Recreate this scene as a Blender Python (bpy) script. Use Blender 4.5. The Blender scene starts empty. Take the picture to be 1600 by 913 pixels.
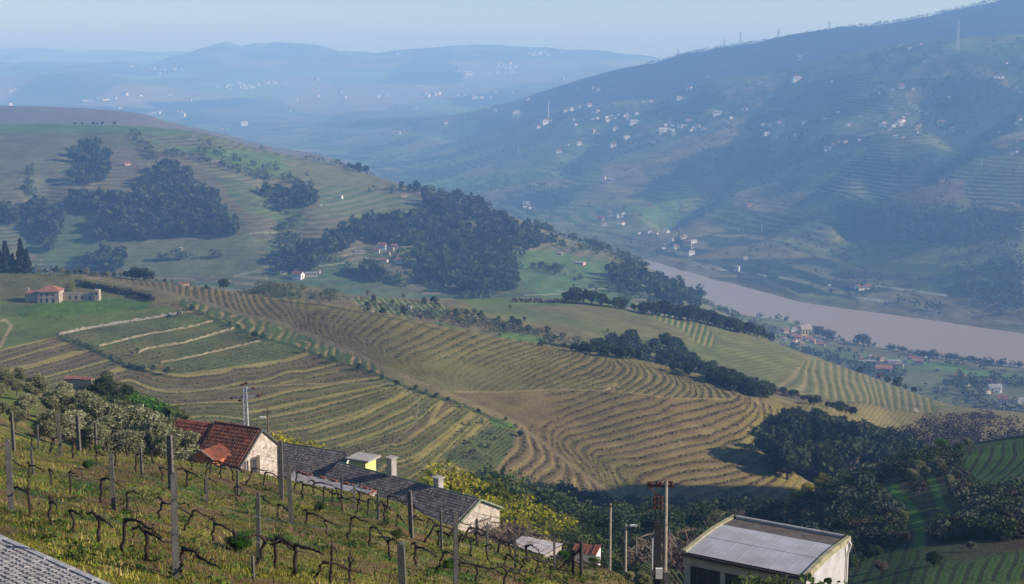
import bpy, math, random
import numpy as np
from mathutils import Vector, Matrix
random.seed(7)
RNG = np.random.default_rng(11)
SC = bpy.context.scene
COL = SC.collection
PI = math.pi

# ---------------------------------------------------------------- camera
PITCH = math.radians(9.45)
FOC = 2200.0
cd = bpy.data.cameras.new('camera'); cam = bpy.data.objects.new('camera', cd); COL.objects.link(cam)
cd.sensor_width = 36.0; cd.lens = 36.0*FOC/1600.0
cd.clip_start = 0.5; cd.clip_end = 60000
cam.location = (0, 0, 0); cam.rotation_euler = (PI/2-PITCH, 0, 0)
SC.camera = cam

# ---------------------------------------------------------------- light
SUN_AZ = math.radians(98)      # clockwise from the view direction (+Y)
SUN_EL = math.radians(25)
world = bpy.data.worlds.new('World'); SC.world = world; world.use_nodes = True
nt = world.node_tree; bgn = nt.nodes['Background']
sky = nt.nodes.new('ShaderNodeTexSky'); sky.sky_type = 'NISHITA'; sky.sun_disc = False
sky.sun_elevation = SUN_EL; sky.sun_rotation = SUN_AZ
sky.altitude = 300; sky.air_density = 1.0; sky.dust_density = 0.1; sky.ozone_density = 5.0
nt.links.new(sky.outputs[0], bgn.inputs[0]); bgn.inputs[1].default_value = 0.095
sl = bpy.data.lights.new('sun', 'SUN'); so = bpy.data.objects.new('sun', sl); COL.objects.link(so)
sl.energy = 5.0; sl.angle = math.radians(0.55); sl.color = (1.0, 0.89, 0.82)
sd = Vector((math.sin(SUN_AZ)*math.cos(SUN_EL), math.cos(SUN_AZ)*math.cos(SUN_EL), math.sin(SUN_EL)))
so.rotation_euler = sd.to_track_quat('Z', 'Y').to_euler()
SC.view_settings.view_transform = 'Standard'; SC.view_settings.look = 'None'
SC.view_settings.exposure = 0.55; SC.view_settings.gamma = 1.0
HAZE_DENSITY = 0.000235
SC.cycles.volume_bounces = 1

# ---------------------------------------------------------------- image <-> world
cp, sp = math.cos(PITCH), math.sin(PITCH)
def s_of(py):
    Yc = -(np.asarray(py, float)-456.5)/FOC
    return (-sp+Yc*cp)/(cp+Yc*sp)
def py_of(s):
    s = np.asarray(s, float); Yc = (s*cp+sp)/(cp-s*sp); return 456.5-Yc*FOC
def t_of(px, py):
    Yc = -(np.asarray(py, float)-456.5)/FOC
    return (np.asarray(px, float)-800)/FOC/(cp+Yc*sp)
def px_of(t, s):
    Yc = -(py_of(s)-456.5)/FOC
    return 800+np.asarray(t, float)*(cp+Yc*sp)*FOC
def W(px, py, y):
    return np.array([float(t_of(px, py))*y, y, float(s_of(py))*y])
def PX(x, y, z):
    s = z/y; return float(px_of(x/y, s)), float(py_of(s))

# ---------------------------------------------------------------- noise
def _hash(ix, iy, seed):
    h = (ix.astype(np.int64)*374761393+iy.astype(np.int64)*668265263+seed*974634777) & 0x7fffffff
    h = ((h ^ (h >> 13))*1274126177) & 0x7fffffff
    h = ((h ^ (h >> 16))*1911520717) & 0x7fffffff
    return (h & 0xffffff)/float(0xffffff)
def vnoise(x, y, seed=0):
    ix = np.floor(x); iy = np.floor(y); fx = x-ix; fy = y-iy
    u = fx*fx*fx*(fx*(fx*6-15)+10); v = fy*fy*fy*(fy*(fy*6-15)+10)
    a = _hash(ix, iy, seed); b = _hash(ix+1, iy, seed); c = _hash(ix, iy+1, seed); d = _hash(ix+1, iy+1, seed)
    return (a*(1-u)+b*u)*(1-v)+(c*(1-u)+d*u)*v
def fbm(x, y, sc, octv=4, seed=0):
    r = 0; a = 1.0; n = 0
    for k in range(octv):
        r = r+a*(vnoise(x/sc*2**k+k*17.3, y/sc*2**k-k*9.1, seed+k)*2-1); n += a; a *= .5
    return r/n
def cells(x, y, sc, seed=0):
    """jittered cells: id value and distance to the border between cells"""
    X = x/sc; Y = y/sc; ix = np.floor(X); iy = np.floor(Y)
    d1 = np.full(X.shape, 9.); d2 = np.full(X.shape, 9.); idv = np.zeros(X.shape)
    for dx in (-1, 0, 1):
        for dy in (-1, 0, 1):
            cx = ix+dx; cy = iy+dy
            qx = cx+_hash(cx, cy, seed+1); qy = cy+_hash(cx, cy, seed+2)
            d = np.hypot(qx-X, qy-Y); v = _hash(cx, cy, seed+3)
            m = d < d1
            d2 = np.where(m, d1, np.minimum(d2, d)); idv = np.where(m, v, idv); d1 = np.where(m, d, d1)
    return idv, (d2-d1)*sc
def sstep(a, b, x):
    t = np.clip((x-a)/(b-a), 0, 1); return t*t*(3-2*t)
def inpoly(px, py, poly):
    px = np.asarray(px); py = np.asarray(py); r = np.zeros(px.shape, bool); n = len(poly)
    for i in range(n):
        x1, y1 = poly[i]; x2, y2 = poly[(i+1) % n]
        if y1 == y2: continue
        c = ((y1 > py) != (y2 > py)) & (px < (x2-x1)*(py-y1)/(y2-y1)+x1)
        r ^= c
    return r
def dline(px, py, pts, ky=1.0):
    d = np.full(np.shape(px), 1e9)
    for (x1, y1), (x2, y2) in zip(pts[:-1], pts[1:]):
        dx, dy = x2-x1, (y2-y1)*ky
        q = np.clip(((px-x1)*dx+(py-y1)*ky*dy)/(dx*dx+dy*dy+1e-9), 0, 1)
        d = np.minimum(d, np.hypot(px-x1-q*dx, (py-y1)*ky-q*dy))
    return d
def tps(lines):
    P = []; V = []
    for u, pts in lines:
        for i, p in enumerate(pts):
            P.append(p); V.append(u)
            if i+1 < len(pts):
                q = pts[i+1]
                if math.hypot(q[0]-p[0], q[1]-p[1]) > 30: P.append(((p[0]+q[0])/2, (p[1]+q[1])/2)); V.append(u)
    P = np.array(P, float)/100; V = np.array(V, float); n = len(P)
    def phi(r2): return 0.5*r2*np.log(r2+1e-9)
    d2 = ((P[:, None]-P[None])**2).sum(-1)
    A = np.zeros((n+3, n+3)); A[:n, :n] = phi(d2)+np.eye(n)*2e-3; A[:n, n] = 1; A[:n, n+1:] = P; A[n, :n] = 1; A[n+1:, :n] = P.T
    w = np.linalg.solve(A, np.concatenate([V, [0, 0, 0]]))
    def f(px, py):
        px = np.asarray(px, float)/100; py = np.asarray(py, float)/100
        r = w[n]+w[n+1]*px+w[n+2]*py
        for i in range(n): r = r+w[i]*phi((px-P[i, 0])**2+(py-P[i, 1])**2)
        return r
    return f

# ---------------------------------------------------------------- relief of the valley
# every row: name, list of (px, kind, value, depth); kind 'p' = seen at that image height, 'z' = world height
def P(*a): return [(q[0], 'p', q[1], q[2]) for q in a]
def Z(*a): return [(q[0], 'z', q[1], q[2]) for q in a]
def BK(*a): return [(q[0], 'z', -299.5, -299.5/float(s_of(q[1]))) for q in a]
CV = [
 Z((-200,-7.6,9),(800,-8.5,9),(1600,-13,9)),
 P((-200,905,20),(0,898,22),(200,918,22.5),(400,945,23))+Z((600,-9.8,23),(800,-11,24),(1000,-12.5,24),(1200,-14,24),(1600,-16,24)),
 P((-200,780,32),(0,795,34),(200,808,37),(400,870,37),(600,905,37),(800,955,37))+Z((1000,-17,37),(1200,-19,37),(1600,-22,38)),
 P((-200,640,80),(0,688,62),(100,702,62),(200,715,60),(300,730,58),(400,752,56),(500,775,54),(600,797,52),(700,838,50),(800,868,49),(900,895,48),(960,915,47))+Z((1100,-20.5,47),(1300,-24,46),(1600,-29,46)),
 P((-200,625,130),(0,668,95))+Z((100,-27,95),(200,-29.5,100),(300,-33,107),(400,-35,110),(500,-38.5,114),(600,-40.5,115),(700,-41,112),(800,-42,105),(900,-41,95),(1000,-39,88),(1100,-34,82),(1300,-39,88),(1450,-44,112),(1600,-46,120)),
 P((-200,600,190),(0,607,180))+Z((100,-42,178),(200,-48,170),(400,-57,170),(600,-61,165),(800,-64,165),(1000,-63,162),(1150,-61,160))+P((1300,850,165),(1450,808,168),(1600,778,168)),
 Z((-200,-68,250),(0,-70,240),(600,-83,230),(800,-89,230),(1000,-87,235))+P((1100,822,245),(1190,803,250),(1250,776,250),(1330,738,245),(1400,720,235),(1470,706,230),(1600,684,225),(1800,640,225)),
 Z((-200,-93,340),(0,-93,340),(300,-103,330),(500,-106,300),(700,-108,290),(850,-112,285),(1000,-116,282),(1150,-119,300),(1250,-123,330),(1400,-134,390),(1600,-148,440)),
 P((-200,590,430),(0,590,430),(300,655,390),(500,710,350),(700,757,325),(850,777,330),(1000,803,325),(1150,778,350),(1250,742,385))+Z((1400,-136,440),(1600,-152,490)),
 P((-200,545,480),(0,542,480),(300,560,460),(500,600,425),(700,632,400),(850,652,400),(1000,680,390),(1150,690,400),(1250,690,422),(1400,686,500))+Z((1600,-157,560)),
 P((-200,428,600),(0,430,600),(150,434,600),(300,450,570),(430,468,535),(560,486,505),(700,518,480),(850,545,470),(960,561,460),(1100,595,442),(1190,629,430),(1250,648,432),(1330,648,480),(1400,656,540))+Z((1600,-167,620)),
 Z((-200,-112,680),(0,-112,680),(430,-104,590),(700,-108,545),(960,-119,535),(1190,-128,525),(1400,-157,625),(1600,-180,700)),
 Z((-200,-150,800),(0,-150,800),(300,-126,720))+P((430,450,640),(600,466,660),(720,468,680),(860,466,720),(1000,490,705),(1150,515,740),(1220,540,750),(1300,568,760),(1400,602,780),(1500,640,800),(1600,662,820)),
 Z((-200,-185,1000),(0,-185,1000),(430,-185,950),(860,-205,960),(1000,-215,930),(1150,-245,930),(1300,-262,980),(1400,-270,1000),(1600,-277,1000)),
 P((-200,430,1150),(0,430,1150),(300,440,1120),(500,455,1080),(700,462,1080),(860,465,1080),(1000,475,1080),(1100,500,1100))+Z((1200,-256,1150),(1300,-280,1160),(1400,-286,1160),(1600,-290,1160)),
 P((-200,310,1300),(0,310,1300),(300,310,1300),(500,340,1280),(700,380,1250),(860,420,1200),(1000,447,1180),(1100,485,1220))+Z((1200,-269,1260),(1300,-288,1250),(1400,-290,1240),(1600,-294,1240)),
 P((-200,196,1750),(0,195,1750),(100,192,1740),(200,195,1720),(300,206,1700),(420,234,1670),(480,248,1650),(540,261,1620),(620,282,1560),(700,303,1480),(800,336,1420),(860,360,1390),(920,379,1370),(960,392,1350),(1000,409,1340),(1040,432,1345),(1100,471,1380),(1180,502,1420),(1230,528,1440))+Z((1300,-293,1390),(1400,-294,1350),(1600,-296.5,1300)),
 Z((-200,-125,2000),(0,-125,2000),(300,-132,1950),(500,-168,1850),(700,-205,1680),(860,-242,1560),(1000,-264,1490),(1100,-280,1490),(1180,-289,1490),(1230,-293,1490),(1300,-296,1420),(1400,-296.5,1380),(1600,-298,1320)),
 P((-200,163,2600),(0,166,2600),(100,169,2600),(220,179,2600),(260,192,2560),(340,211,2500),(420,231,2500),(530,253,2500))+Z((600,-235,2450),(700,-264,2200),(860,-286,1850),(1000,-292,1650),(1100,-294,1590),(1180,-296,1550),(1230,-297,1535),(1300,-298,1450),(1400,-298,1410),(1600,-299,1345)),
 Z((-200,-299.5,4600),(0,-299.5,4600),(300,-299.5,4200),(530,-299.5,3500),(600,-299.5,3000),(700,-299.5,2500),(860,-299.5,2050),(1000,-299.5,1830),(1100,-299.5,1700),(1180,-299.5,1620))+BK((1230,503),(1290,530),(1340,538),(1400,548),(1450,560),(1600,575)),
 None,
 Z((-200,-299.5,5300),(0,-299.5,5300),(300,-299.5,5000))+BK((500,258),(600,288),(700,312),(800,345),(900,378),(1000,402),(1040,413),(1096,430),(1171,449),(1259,472),(1386,489),(1475,502),(1600,520)),
 Z((-200,-290,5600),(0,-290,5600),(300,-290,5300),(500,-290,4520),(600,-290,4000))+P((700,272,3450),(900,292,2900),(1040,313,2600),(1200,332,2400),(1400,327,2150),(1600,332,2000)),
 Z((-200,-270,5900),(0,-270,5900),(300,-275,5600),(500,-280,4900),(600,-272,4500))+P((700,238,3980),(900,215,3500),(1040,210,3200),(1200,205,3000),(1400,195,2700),(1600,190,2600)),
 Z((-200,-250,6200),(0,-250,6200),(300,-260,5900),(500,-265,5300),(600,-255,4900))+P((700,213,4450),(800,188,4250),(900,166,4000),(1040,145,3700),(1120,124,3620),(1200,110,3600),(1250,96,3550),(1350,80,3400),(1450,70,3300),(1600,62,3200),(1800,50,3200)),
 Z((-200,-240,6300),(0,-240,6300),(300,-252,6050),(500,-262,5430),(600,-252,5000),(700,-250,4600),(900,-145,4180),(1040,-110,3900),(1200,-55,3780),(1400,-8,3520),(1600,20,3400),(1800,40,3400)),
 P((-200,163,6500),(0,163,6500),(300,176,6200),(500,190,5600),(600,186,5200),(700,181,4900),(760,168,4850),(830,150,4750),(900,130,4600),(960,113,4500),(1040,91,4400),(1100,77,4350),(1200,62,4300),(1300,45,4250),(1400,33,4200),(1480,16,4200),(1550,1,4200),(1600,-8,4200),(1800,-14,4200)),
 Z((-200,-225,7000),(0,-225,7000),(300,-240,6700),(500,-250,6300),(700,-232,5700),(900,-150,5500),(1040,-110,5400),(1600,-60,5400)),
 P((-200,135,7600),(0,132,7600),(120,118,7400),(180,130,7500),(300,137,8000),(500,150,7600),(700,148,7600),(800,135,7800),(900,121,8000),(1040,112,8000))+Z((1600,-50,8000)),
 P((-200,112,9200),(0,112,9200),(120,108,9200),(240,116,9200),(300,112,9200),(400,114,9200),(500,112,9200),(620,104,9200),(700,102,9200),(800,98,9200),(900,98,9200),(1040,102,9200))+Z((1600,-20,9200)),
 P((-200,104,10500),(0,101,10500),(100,99,10500),(200,102,10500),(225,104,10500),(260,92,10500),(300,79,10500),(350,69,10500),(375,73,10500),(400,68,10500),(440,71,10500),(490,75,10500),(540,80,10500),(580,80,10500),(640,75,10500),(700,72,10500),(750,71,10500),(800,72,10500),(850,75,10500),(900,80,10500),(950,83,10500),(1000,87,10500),(1040,94,10500),(1600,110,10500)),
 Z((-200,-60,12000),(1600,-60,12000)),
 P((-200,77,15000),(0,76,15000),(40,75,15000),(100,79,15000),(180,78,15000),(240,81,15000),(280,80,15000),(350,84,15000),(600,86,15000),(1040,91,15000),(1600,96,15000)),
 Z((-200,-200,18000),(1600,-200,18000)),
 Z((-200,-250,30000),(1600,-250,30000)),
]
NSEG = [5,45,60,14,40,48,12,14,75,80,12,45,10,28,66,72,6,14,10,3,3,58,62,48,8,26,10,22,16,22,4,8,3,3]
K = len(CV)
(kEDGE,kB,kB2,kR,kV1,kC0,kCm,kC1,kVc,kC2,kV2,kDb,kDm,kD,kDd,kD2,kNB,kBed,kFB,kE1,kE2,kE3,kEd,kE4,kF0,kF1,kG0,kG1,kGd,kH,kH1,kH2) = range(3,35)

def pchip1(xk, yk, x):
    xk = np.asarray(xk, float); yk = np.asarray(yk, float); x = np.clip(x, xk[0], xk[-1])
    h = np.diff(xk); d = np.diff(yk)/h; m = np.zeros(len(xk))
    for i in range(1, len(xk)-1):
        if d[i-1]*d[i] > 0:
            w1 = 2*h[i]+h[i-1]; w2 = h[i]+2*h[i-1]; m[i] = (w1+w2)/(w1/d[i-1]+w2/d[i])
    m[0] = d[0] if len(d) else 0; m[-1] = d[-1] if len(d) else 0
    i = np.clip(np.searchsorted(xk, x, 'right')-1, 0, len(h)-1)
    u = (x-xk[i])/h[i]
    return ((1+2*u)*(1-u)**2*yk[i]+u*(1-u)**2*h[i]*m[i]+u*u*(3-2*u)*yk[i+1]+u*u*(u-1)*h[i]*m[i+1])
cols_px = np.concatenate([np.arange(-1000, -40, 40), np.arange(-40, 1640, 2.5), 1640+np.cumsum(np.linspace(6, 90, 52))])
TT = (cols_px-800)/FOC/0.965
NC = len(TT)
Yk = np.zeros((K, NC)); Zk = np.zeros((K, NC))
for k, c in enumerate(CV):
    if c is None: continue
    tt = []; ss = []; yy = []
    for px, kind, v, y in c:
        s = float(s_of(v)) if kind == 'p' else v/y
        tt.append(float(t_of(px, float(py_of(s))))); ss.append(s); yy.append(y)
    order = np.argsort(tt); tt = np.array(tt)[order]; ss = np.array(ss)[order]; yy = np.array(yy)[order]
    Yk[k] = pchip1(tt, yy, TT); Zk[k] = pchip1(tt, ss, TT)*Yk[k]
for k in (kNB, kFB):                                    # banks lie at the water's edge
    Zk[k] = -299.5
Yk[kBed] = (Yk[kNB]+Yk[kFB])/2; Zk[kBed] = -306
for k in range(1, K): Yk[k] = np.maximum(Yk[k], Yk[k-1]+1.0)
# piecewise cubic per column
h = np.diff(Yk, axis=0); dlt = np.diff(Zk, axis=0)/h
M = np.zeros_like(Yk)
w1 = 2*h[1:]+h[:-1]; w2 = h[1:]+2*h[:-1]; same = dlt[:-1]*dlt[1:] > 0
with np.errstate(all='ignore'):
    M[1:-1] = np.where(same, (w1+w2)/(w1/np.where(same, dlt[:-1], 1)+w2/np.where(same, dlt[1:], 1)), 0)
M[0] = dlt[0]; M[-1] = dlt[-1]
rows_Y = []; rows_Z = []; rowk = []
for k in range(K-1):
    n = NSEG[k]
    for i in range(n):
        u = i/n
        rows_Y.append(Yk[k]+u*h[k])
        rows_Z.append((1+2*u)*(1-u)**2*Zk[k]+u*(1-u)**2*h[k]*M[k]+u*u*(3-2*u)*Zk[k+1]+u*u*(u-1)*h[k]*M[k+1])
        rowk.append(k+u)
rows_Y.append(Yk[-1]); rows_Z.append(Zk[-1]); rowk.append(K-1)
GY = np.array(rows_Y); GZ = np.array(rows_Z); rowk = np.array(rowk); NR = len(rowk)
GX = GY*TT[None, :]
RK = np.repeat(rowk[:, None], NC, 1)
def band(a, b, e=0.25):
    return sstep(a-e, a+e, RK)*(1-sstep(b-e, b+e, RK))
BPX = px_of(np.repeat(TT[None], NR, 0), GZ/GY); BPY = py_of(GZ/GY)
def rowstart(k): return int(np.sum(NSEG[:k]))
R_ = {k: slice(rowstart(k), rowstart(k+1)+1) for k in range(K-1)}
def rows(k0, k1): return slice(rowstart(k0), (rowstart(k1)+1))

# hill off to the right, which keeps the near-right slope in shade
hy = np.interp(GY, [60, 110, 200, 300, 370, 450], [0, 62, 66, 95, 70, 0])
GZ += hy*np.exp(-((GX-258)/58)**2)*(RK < kC1)
# natural relief
amp = np.zeros_like(GZ)
def nz(k0, k1, a, sc, octv, seed):
    r = rows(k0, k1); GZ[r] += a*fbm(GX[r], GY[r], sc, octv, seed)*np.minimum(1, np.minimum(sstep(0, .35, RK[r]-k0+.001)+.0, 1))
nz(1, kB, .16, 3.0, 4, 3)
nz(kB2, kV1, 1.6, 28, 4, 5)
nz(kV1, kC1, 1.0, 60, 3, 8)
nz(kC1, kV2, 1.6, 60, 4, 9)
nz(kDb, kDd, 5.0, 170, 5, 12)
nz(kDd, kD2, 6.0, 250, 4, 13)
r = rows(kD2-1, kNB); 
# the mountain beyond the river: gullies and spurs
r = rows(kFB, kF0)
ez = sstep(kFB, kE1, RK[r])
gul = np.abs(fbm(GX[r]*1.0+GY[r]*.25, GY[r]*.55-GX[r]*.2, 620, 5, 21))
GZ[r] += ez*(34*(gul-.22)+9*fbm(GX[r], GY[r], 170, 4, 24))*sstep(700, 1100, BPX[r]*1.0+0*ez)+ez*6*fbm(GX[r], GY[r], 300, 4, 29)
r = rows(kF0, kG0); GZ[r] += 26*fbm(GX[r], GY[r], 900, 5, 31)*sstep(kF0, kF0+.6, RK[r])
r = rows(kG0, kGd); GZ[r] += (34*fbm(GX[r], GY[r], 210, 5, 33)*np.where(BPX[r] < 620, 1, .4)+24*fbm(GX[r], GY[r], 800, 4, 34))*sstep(kG0, kG0+.8, RK[r])*np.where(RK[r] > kG1, .6, 1)
r = rows(kH, kH1); GZ[r] += 8*fbm(GX[r], GY[r], 600, 4, 35)
# gullies traced from the picture on the far side: (polyline, half width px, depth m)
GUL = [([(1250,222),(1170,262),(1100,300),(1040,335)], 26, 26), ([(1600,140),(1500,215),(1440,270),(1370,290)], 34, 30),
       ([(1600,300),(1480,320),(1330,350)], 26, 22), ([(1240,150),(1165,200),(1120,250)], 18, 14), ([(1040,140),(960,190),(880,260)], 20, 14),
       ([(860,150),(760,190),(640,240)], 16, 14)]
r = rows(kFB, kE4); bx, by = BPX[r], BPY[r]
for pl, wd, dp in GUL:
    GZ[r] -= dp*np.exp(-(dline(bx, by, pl, 1.6)/wd)**2)*sstep(kFB+.1, kFB+.6, RK[r])
# draws on the wooded hill and the spur
r = rows(kDb, kD); bx, by = BPX[r], BPY[r]
for pl, wd, dp in [([(430,300),(450,350),(440,420)], 30, 5), ([(70,300),(60,350),(40,400)], 26, 4), ([(600,350),(560,400),(600,440)], 26, 4), ([(120,220),(110,260),(60,300)], 22, 3)]:
    GZ[r] -= dp*np.exp(-(dline(bx, by, pl, 1.0)/wd)**2)*sstep(kDb+.1, kDb+.5, RK[r])
notbed = (RK < kNB-.001) | (RK > kFB+.001)
GZ = np.where(notbed, np.maximum(GZ, -299.2), np.minimum(GZ, -299.5))

# ---------------------------------------------------------------- ground cover painted per vertex (base colours only)
COLR = np.zeros((NR, NC, 3)); SCOL = np.zeros((NR, NC, 3)); U = np.zeros((NR, NC)); UA = np.zeros((NR, NC))
bx, by = BPX, BPY
g_moss = (.17,.165,.035); g_green = (.055,.105,.02); g_straw = (.26,.21,.12); g_soil = (.16,.115,.08); g_drab = (.125,.125,.05)
def setc(m, c, w=1.0):
    m = (m.astype(float) if m.dtype == bool else m)*w
    COLR[:] = COLR*(1-m[..., None])+np.array(c)*m[..., None]
def layer(k0, k1): return (RK >= k0) & (RK < k1)
# foreground
n1 = fbm(GX, GY, 1.3, 4, 41); n2 = fbm(GX, GY, 3.8, 3, 42); n3 = fbm(GX, GY, .6, 3, 43)
COLR[:] = g_drab
m = layer(0, kB+.6)
setc(m, (.12,.11,.03)); setc(m*sstep(-.05, .3, n1), g_green); setc(m*sstep(0, .35, n2), g_moss, .8); setc(m*sstep(.1, .45, n3), g_straw, .5); setc(m*sstep(.2, .32, fbm(GX, GY, 1.1, 3, 49)+.35*fbm(GX, GY, 4.5, 2, 50)), (.13,.085,.05), .9)
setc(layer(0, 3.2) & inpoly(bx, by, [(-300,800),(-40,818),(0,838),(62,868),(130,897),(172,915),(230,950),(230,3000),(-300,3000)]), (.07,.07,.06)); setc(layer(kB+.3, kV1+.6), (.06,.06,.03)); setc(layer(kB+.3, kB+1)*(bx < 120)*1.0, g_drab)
# near-right hill: vine rows running up the slope, green strips
m = layer(kB, kR+.3) & (bx > 1180)
nn = fbm(GX, GY, 14, 4, 44)
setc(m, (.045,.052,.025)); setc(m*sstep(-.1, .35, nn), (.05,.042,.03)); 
for pl, wd in [([(1395,770),(1425,800),(1440,830),(1430,870)], 11), ([(1455,750),(1470,790),(1490,815)], 7), ([(1330,742),(1290,770),(1270,785)], 9), ([(1560,700),(1570,740),(1590,760)], 8)]:
    setc(m*(1-sstep(wd*.5, wd*1.2, dline(bx, by, pl, 1))), (.06,.145,.026), .95)
green_r = inpoly(bx, by, [(1500,705),(1600,680),(1640,680),(1640,760),(1560,765),(1500,760)]) & m
low_r = inpoly(bx, by, [(1330,870),(1420,850),(1500,880),(1640,850),(1640,960),(1320,960)]) & m
U[m] = 0
ur = (bx-1500+.35*(by-700)+.006*(by-700)**2+9*fbm(GX, GY, 20, 2, 46))/17; ur2 = (bx-1330+.3*(by-900)+12*fbm(GX, GY, 20, 2, 48))/22
U = np.where(green_r, ur, np.where(low_r, ur2, U)); UA = np.where(green_r | low_r, .9, UA)
setc(green_r, (.05,.105,.025)); setc(low_r, (.045,.085,.025)); SCOL[m] = (.028,.03,.018)
# middle vineyard slope
mC = layer(kV1+.4, kC1+.55)
setc(mC, (.15,.13,.07))
T = [(130,432),(200,444),(262,457),(319,473),(374,488),(444,507),(505,532),(597,574),(663,601),(706,616),(770,645),(810,662),(850,692),(900,732),(960,775),(1010,800)]
HG = [(283,477),(321,492),(369,512),(407,529),(448,538),(483,551),(536,570),(575,581),(641,608),(706,627),(748,645),(790,665)]
HT = [(712,611),(850,609),(970,612),(1060,621),(1140,622),(1160,612),(1190,632)]
Ty = np.interp(bx, [p[0] for p in T], [p[1] for p in T]); Hy = np.interp(bx, [p[0] for p in HG], [p[1] for p in HG]); HTy = np.interp(bx, [p[0] for p in HT], [p[1] for p in HT])
zV1 = mC & (bx > 125) & (by < Ty) & ((bx < 706) | (by < HTy)) & (bx < 1195)
zV2 = mC & (bx >= 700) & (by < Ty) & (by >= HTy) & (bx < 1250) | (mC & (bx > 1010) & (bx < 1215) & (by >= HTy))
zV4 = mC & (bx > 280) & (bx < 600) & (by >= Ty) & (by < Hy)
zV3 = mC & (bx > 770) & (bx <= 1010) & (by >= Ty)
zL = mC & (by >= Hy) & (bx < 790) & ~zV3
diag = [(91,524),(140,545),(200,573),(225,580)]
zL2 = zL & (bx < 225) & (by > np.interp(bx, [p[0] for p in diag], [p[1] for p in diag])) & (bx < 180+0*by)
fV1 = tps([(-27,[(150,431),(165,440)]),(-23.5,[(192,433),(209,455)]),(-19.8,[(233,440),(242,457)]),(-17.5,[(258,440),(262,457)]),(-15,[(286,448),(284,461)]),(-13.5,[(304,444),(302,455),(306,464)]),(-11.5,[(325,450),(328,470)]),(-9.5,[(347,457),(352,477)]),(-8.5,[(358,462),(365,481)]),(-6.4,[(378,468),(389,488)]),(-5,[(393,472),(411,494)]),(-2.2,[(428,472),(448,492)]),
 (0,[(459,472),(461,489),(470,502)]),(2.3,[(492,476),(488,494),(488,513)]),(4,[(527,483),(507,502),(503,518),(518,531)]),(7,[(562,489),(538,511),(531,527),(549,542)]),(9,[(586,496),(558,518),(553,535),(582,555)]),(11.4,[(619,509),(582,535),(579,548),(608,568)]),(13.8,[(669,524),(619,550),(610,564),(636,581)]),(15.6,[(706,531),(636,566),(641,577),(663,592)]),(18,[(748,542),(674,579),(674,590),(698,608)]),
 (24,[(737,601),(790,575),(850,555)]),(27,[(781,601),(840,573),(893,551)]),(30,[(823,608),(886,579),(921,562),(923,551)]),(32,[(853,609),(919,588),(947,570),(952,557)]),(34.5,[(901,610),(963,588),(973,573),(961,562)]),(35.7,[(952,608),(985,584),(985,570),(969,556)]),(37.5,[(982,608),(1007,590),(1005,579),(985,562)]),(39.6,[(1002,616),(1035,597),(1035,583),(1011,566)]),(40.8,[(1022,619),(1049,599),(1049,588),(1022,568)]),(43.8,[(1068,621),(1081,608),(1079,597),(1049,577)]),(46.2,[(1103,621),(1103,606),(1073,586)]),(47.6,[(1123,614),(1112,601),(1086,586)]),(50,[(1150,612),(1140,604),(1110,592)])])
fV2 = tps([(0,[(858,690),(856,669),(897,649),(963,627)]),(2.2,[(890,712),(875,692),(882,679),(932,666),(985,649),(1028,640)]),(3.2,[(908,721),(888,697),(897,686),(963,668),(1048,644)]),(4.2,[(921,723),(904,703),(919,692),(991,673),(1048,657)]),(5.9,[(943,734),(928,717),(952,706),(1048,679)]),(7.6,[(958,743),(943,728),(1048,703)]),(8.9,[(985,750),(971,736),(1048,719)]),(10.3,[(1006,758),(1048,738)]),
 (2.8,[(1048,636),(1103,625),(1140,612)]),(4.1,[(1072,649),(1136,634),(1162,621),(1158,610)]),(5.6,[(1101,665),(1147,645),(1171,630),(1169,617)]),(6.8,[(1110,682),(1156,662),(1180,640),(1182,630)]),(8.4,[(1103,700),(1169,676),(1193,654),(1191,632)]),(10,[(1121,724),(1169,706),(1202,670)]),(-3,[(760,640),(900,617)]),(13,[(1080,770),(1180,745)])])
fV3 = tps([(-1,[(806,672),(805,690),(780,725)]),(0,[(823,679),(827,701),(810,723),(792,736)]),(1.1,[(840,690),(849,712),(831,734),(820,742)]),(2.1,[(858,701),(864,721),(842,739)]),(3.2,[(875,708),(882,728),(875,745)]),(4.3,[(890,723),(899,739),(904,763)]),(5.7,[(919,739),(930,758),(940,780)]),(7.2,[(945,758),(960,785)])])
fL = tps([(0,[(290,585),(352,580),(448,565),(480,553)]),(2,[(297,602),(448,574)]),(4,[(420,600),(540,575)]),(3,[(200,590),(245,606)]),(9,[(290,650),(320,648)]),(8,[(390,644),(485,626),(600,603)]),(13,[(485,673),(564,649),(635,616)]),(17,[(530,694),(590,675),(645,652)]),(21,[(629,691),(682,657),(711,636)]),(25,[(650,720),(695,686),(740,647)]),(29,[(719,696),(763,652)]),(22,[(560,712),(600,700)]),(-6,[(150,540),(300,513),(400,520)]),(9,[(120,645),(290,652)]),(16,[(100,700),(300,697),(430,700)]),(23,[(300,745),(450,745),(570,737)]),(2,[(60,597),(150,598)])])
for mm, ff in ((zV1, fV1), (zV2, fV2), (zV3, fV3), (zL, fL)): U[mm] = ff(bx[mm], by[mm])
U = np.where(zV4, (bx-300+.25*(by-500))/15.5, U)
U = np.where(zL2, (by+.28*bx)/7.5, U)
for mm, c, sc2, a in [(zV1, (.115,.105,.05), (.24,.18,.105), .9), (zV2, (.135,.10,.06), (.18,.163,.058), .72), (zV3, (.125,.095,.06), (.23,.185,.085), .9), (zV4, (.085,.12,.04), (.31,.225,.13), 1.0), (zL, (.15,.155,.045), (.135,.098,.05), 1.0), (zL2, (.17,.135,.06), (.11,.08,.062), 1.1)]:
    COLR[mm] = c; SCOL[mm] = sc2; UA[mm] = a*.85
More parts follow.
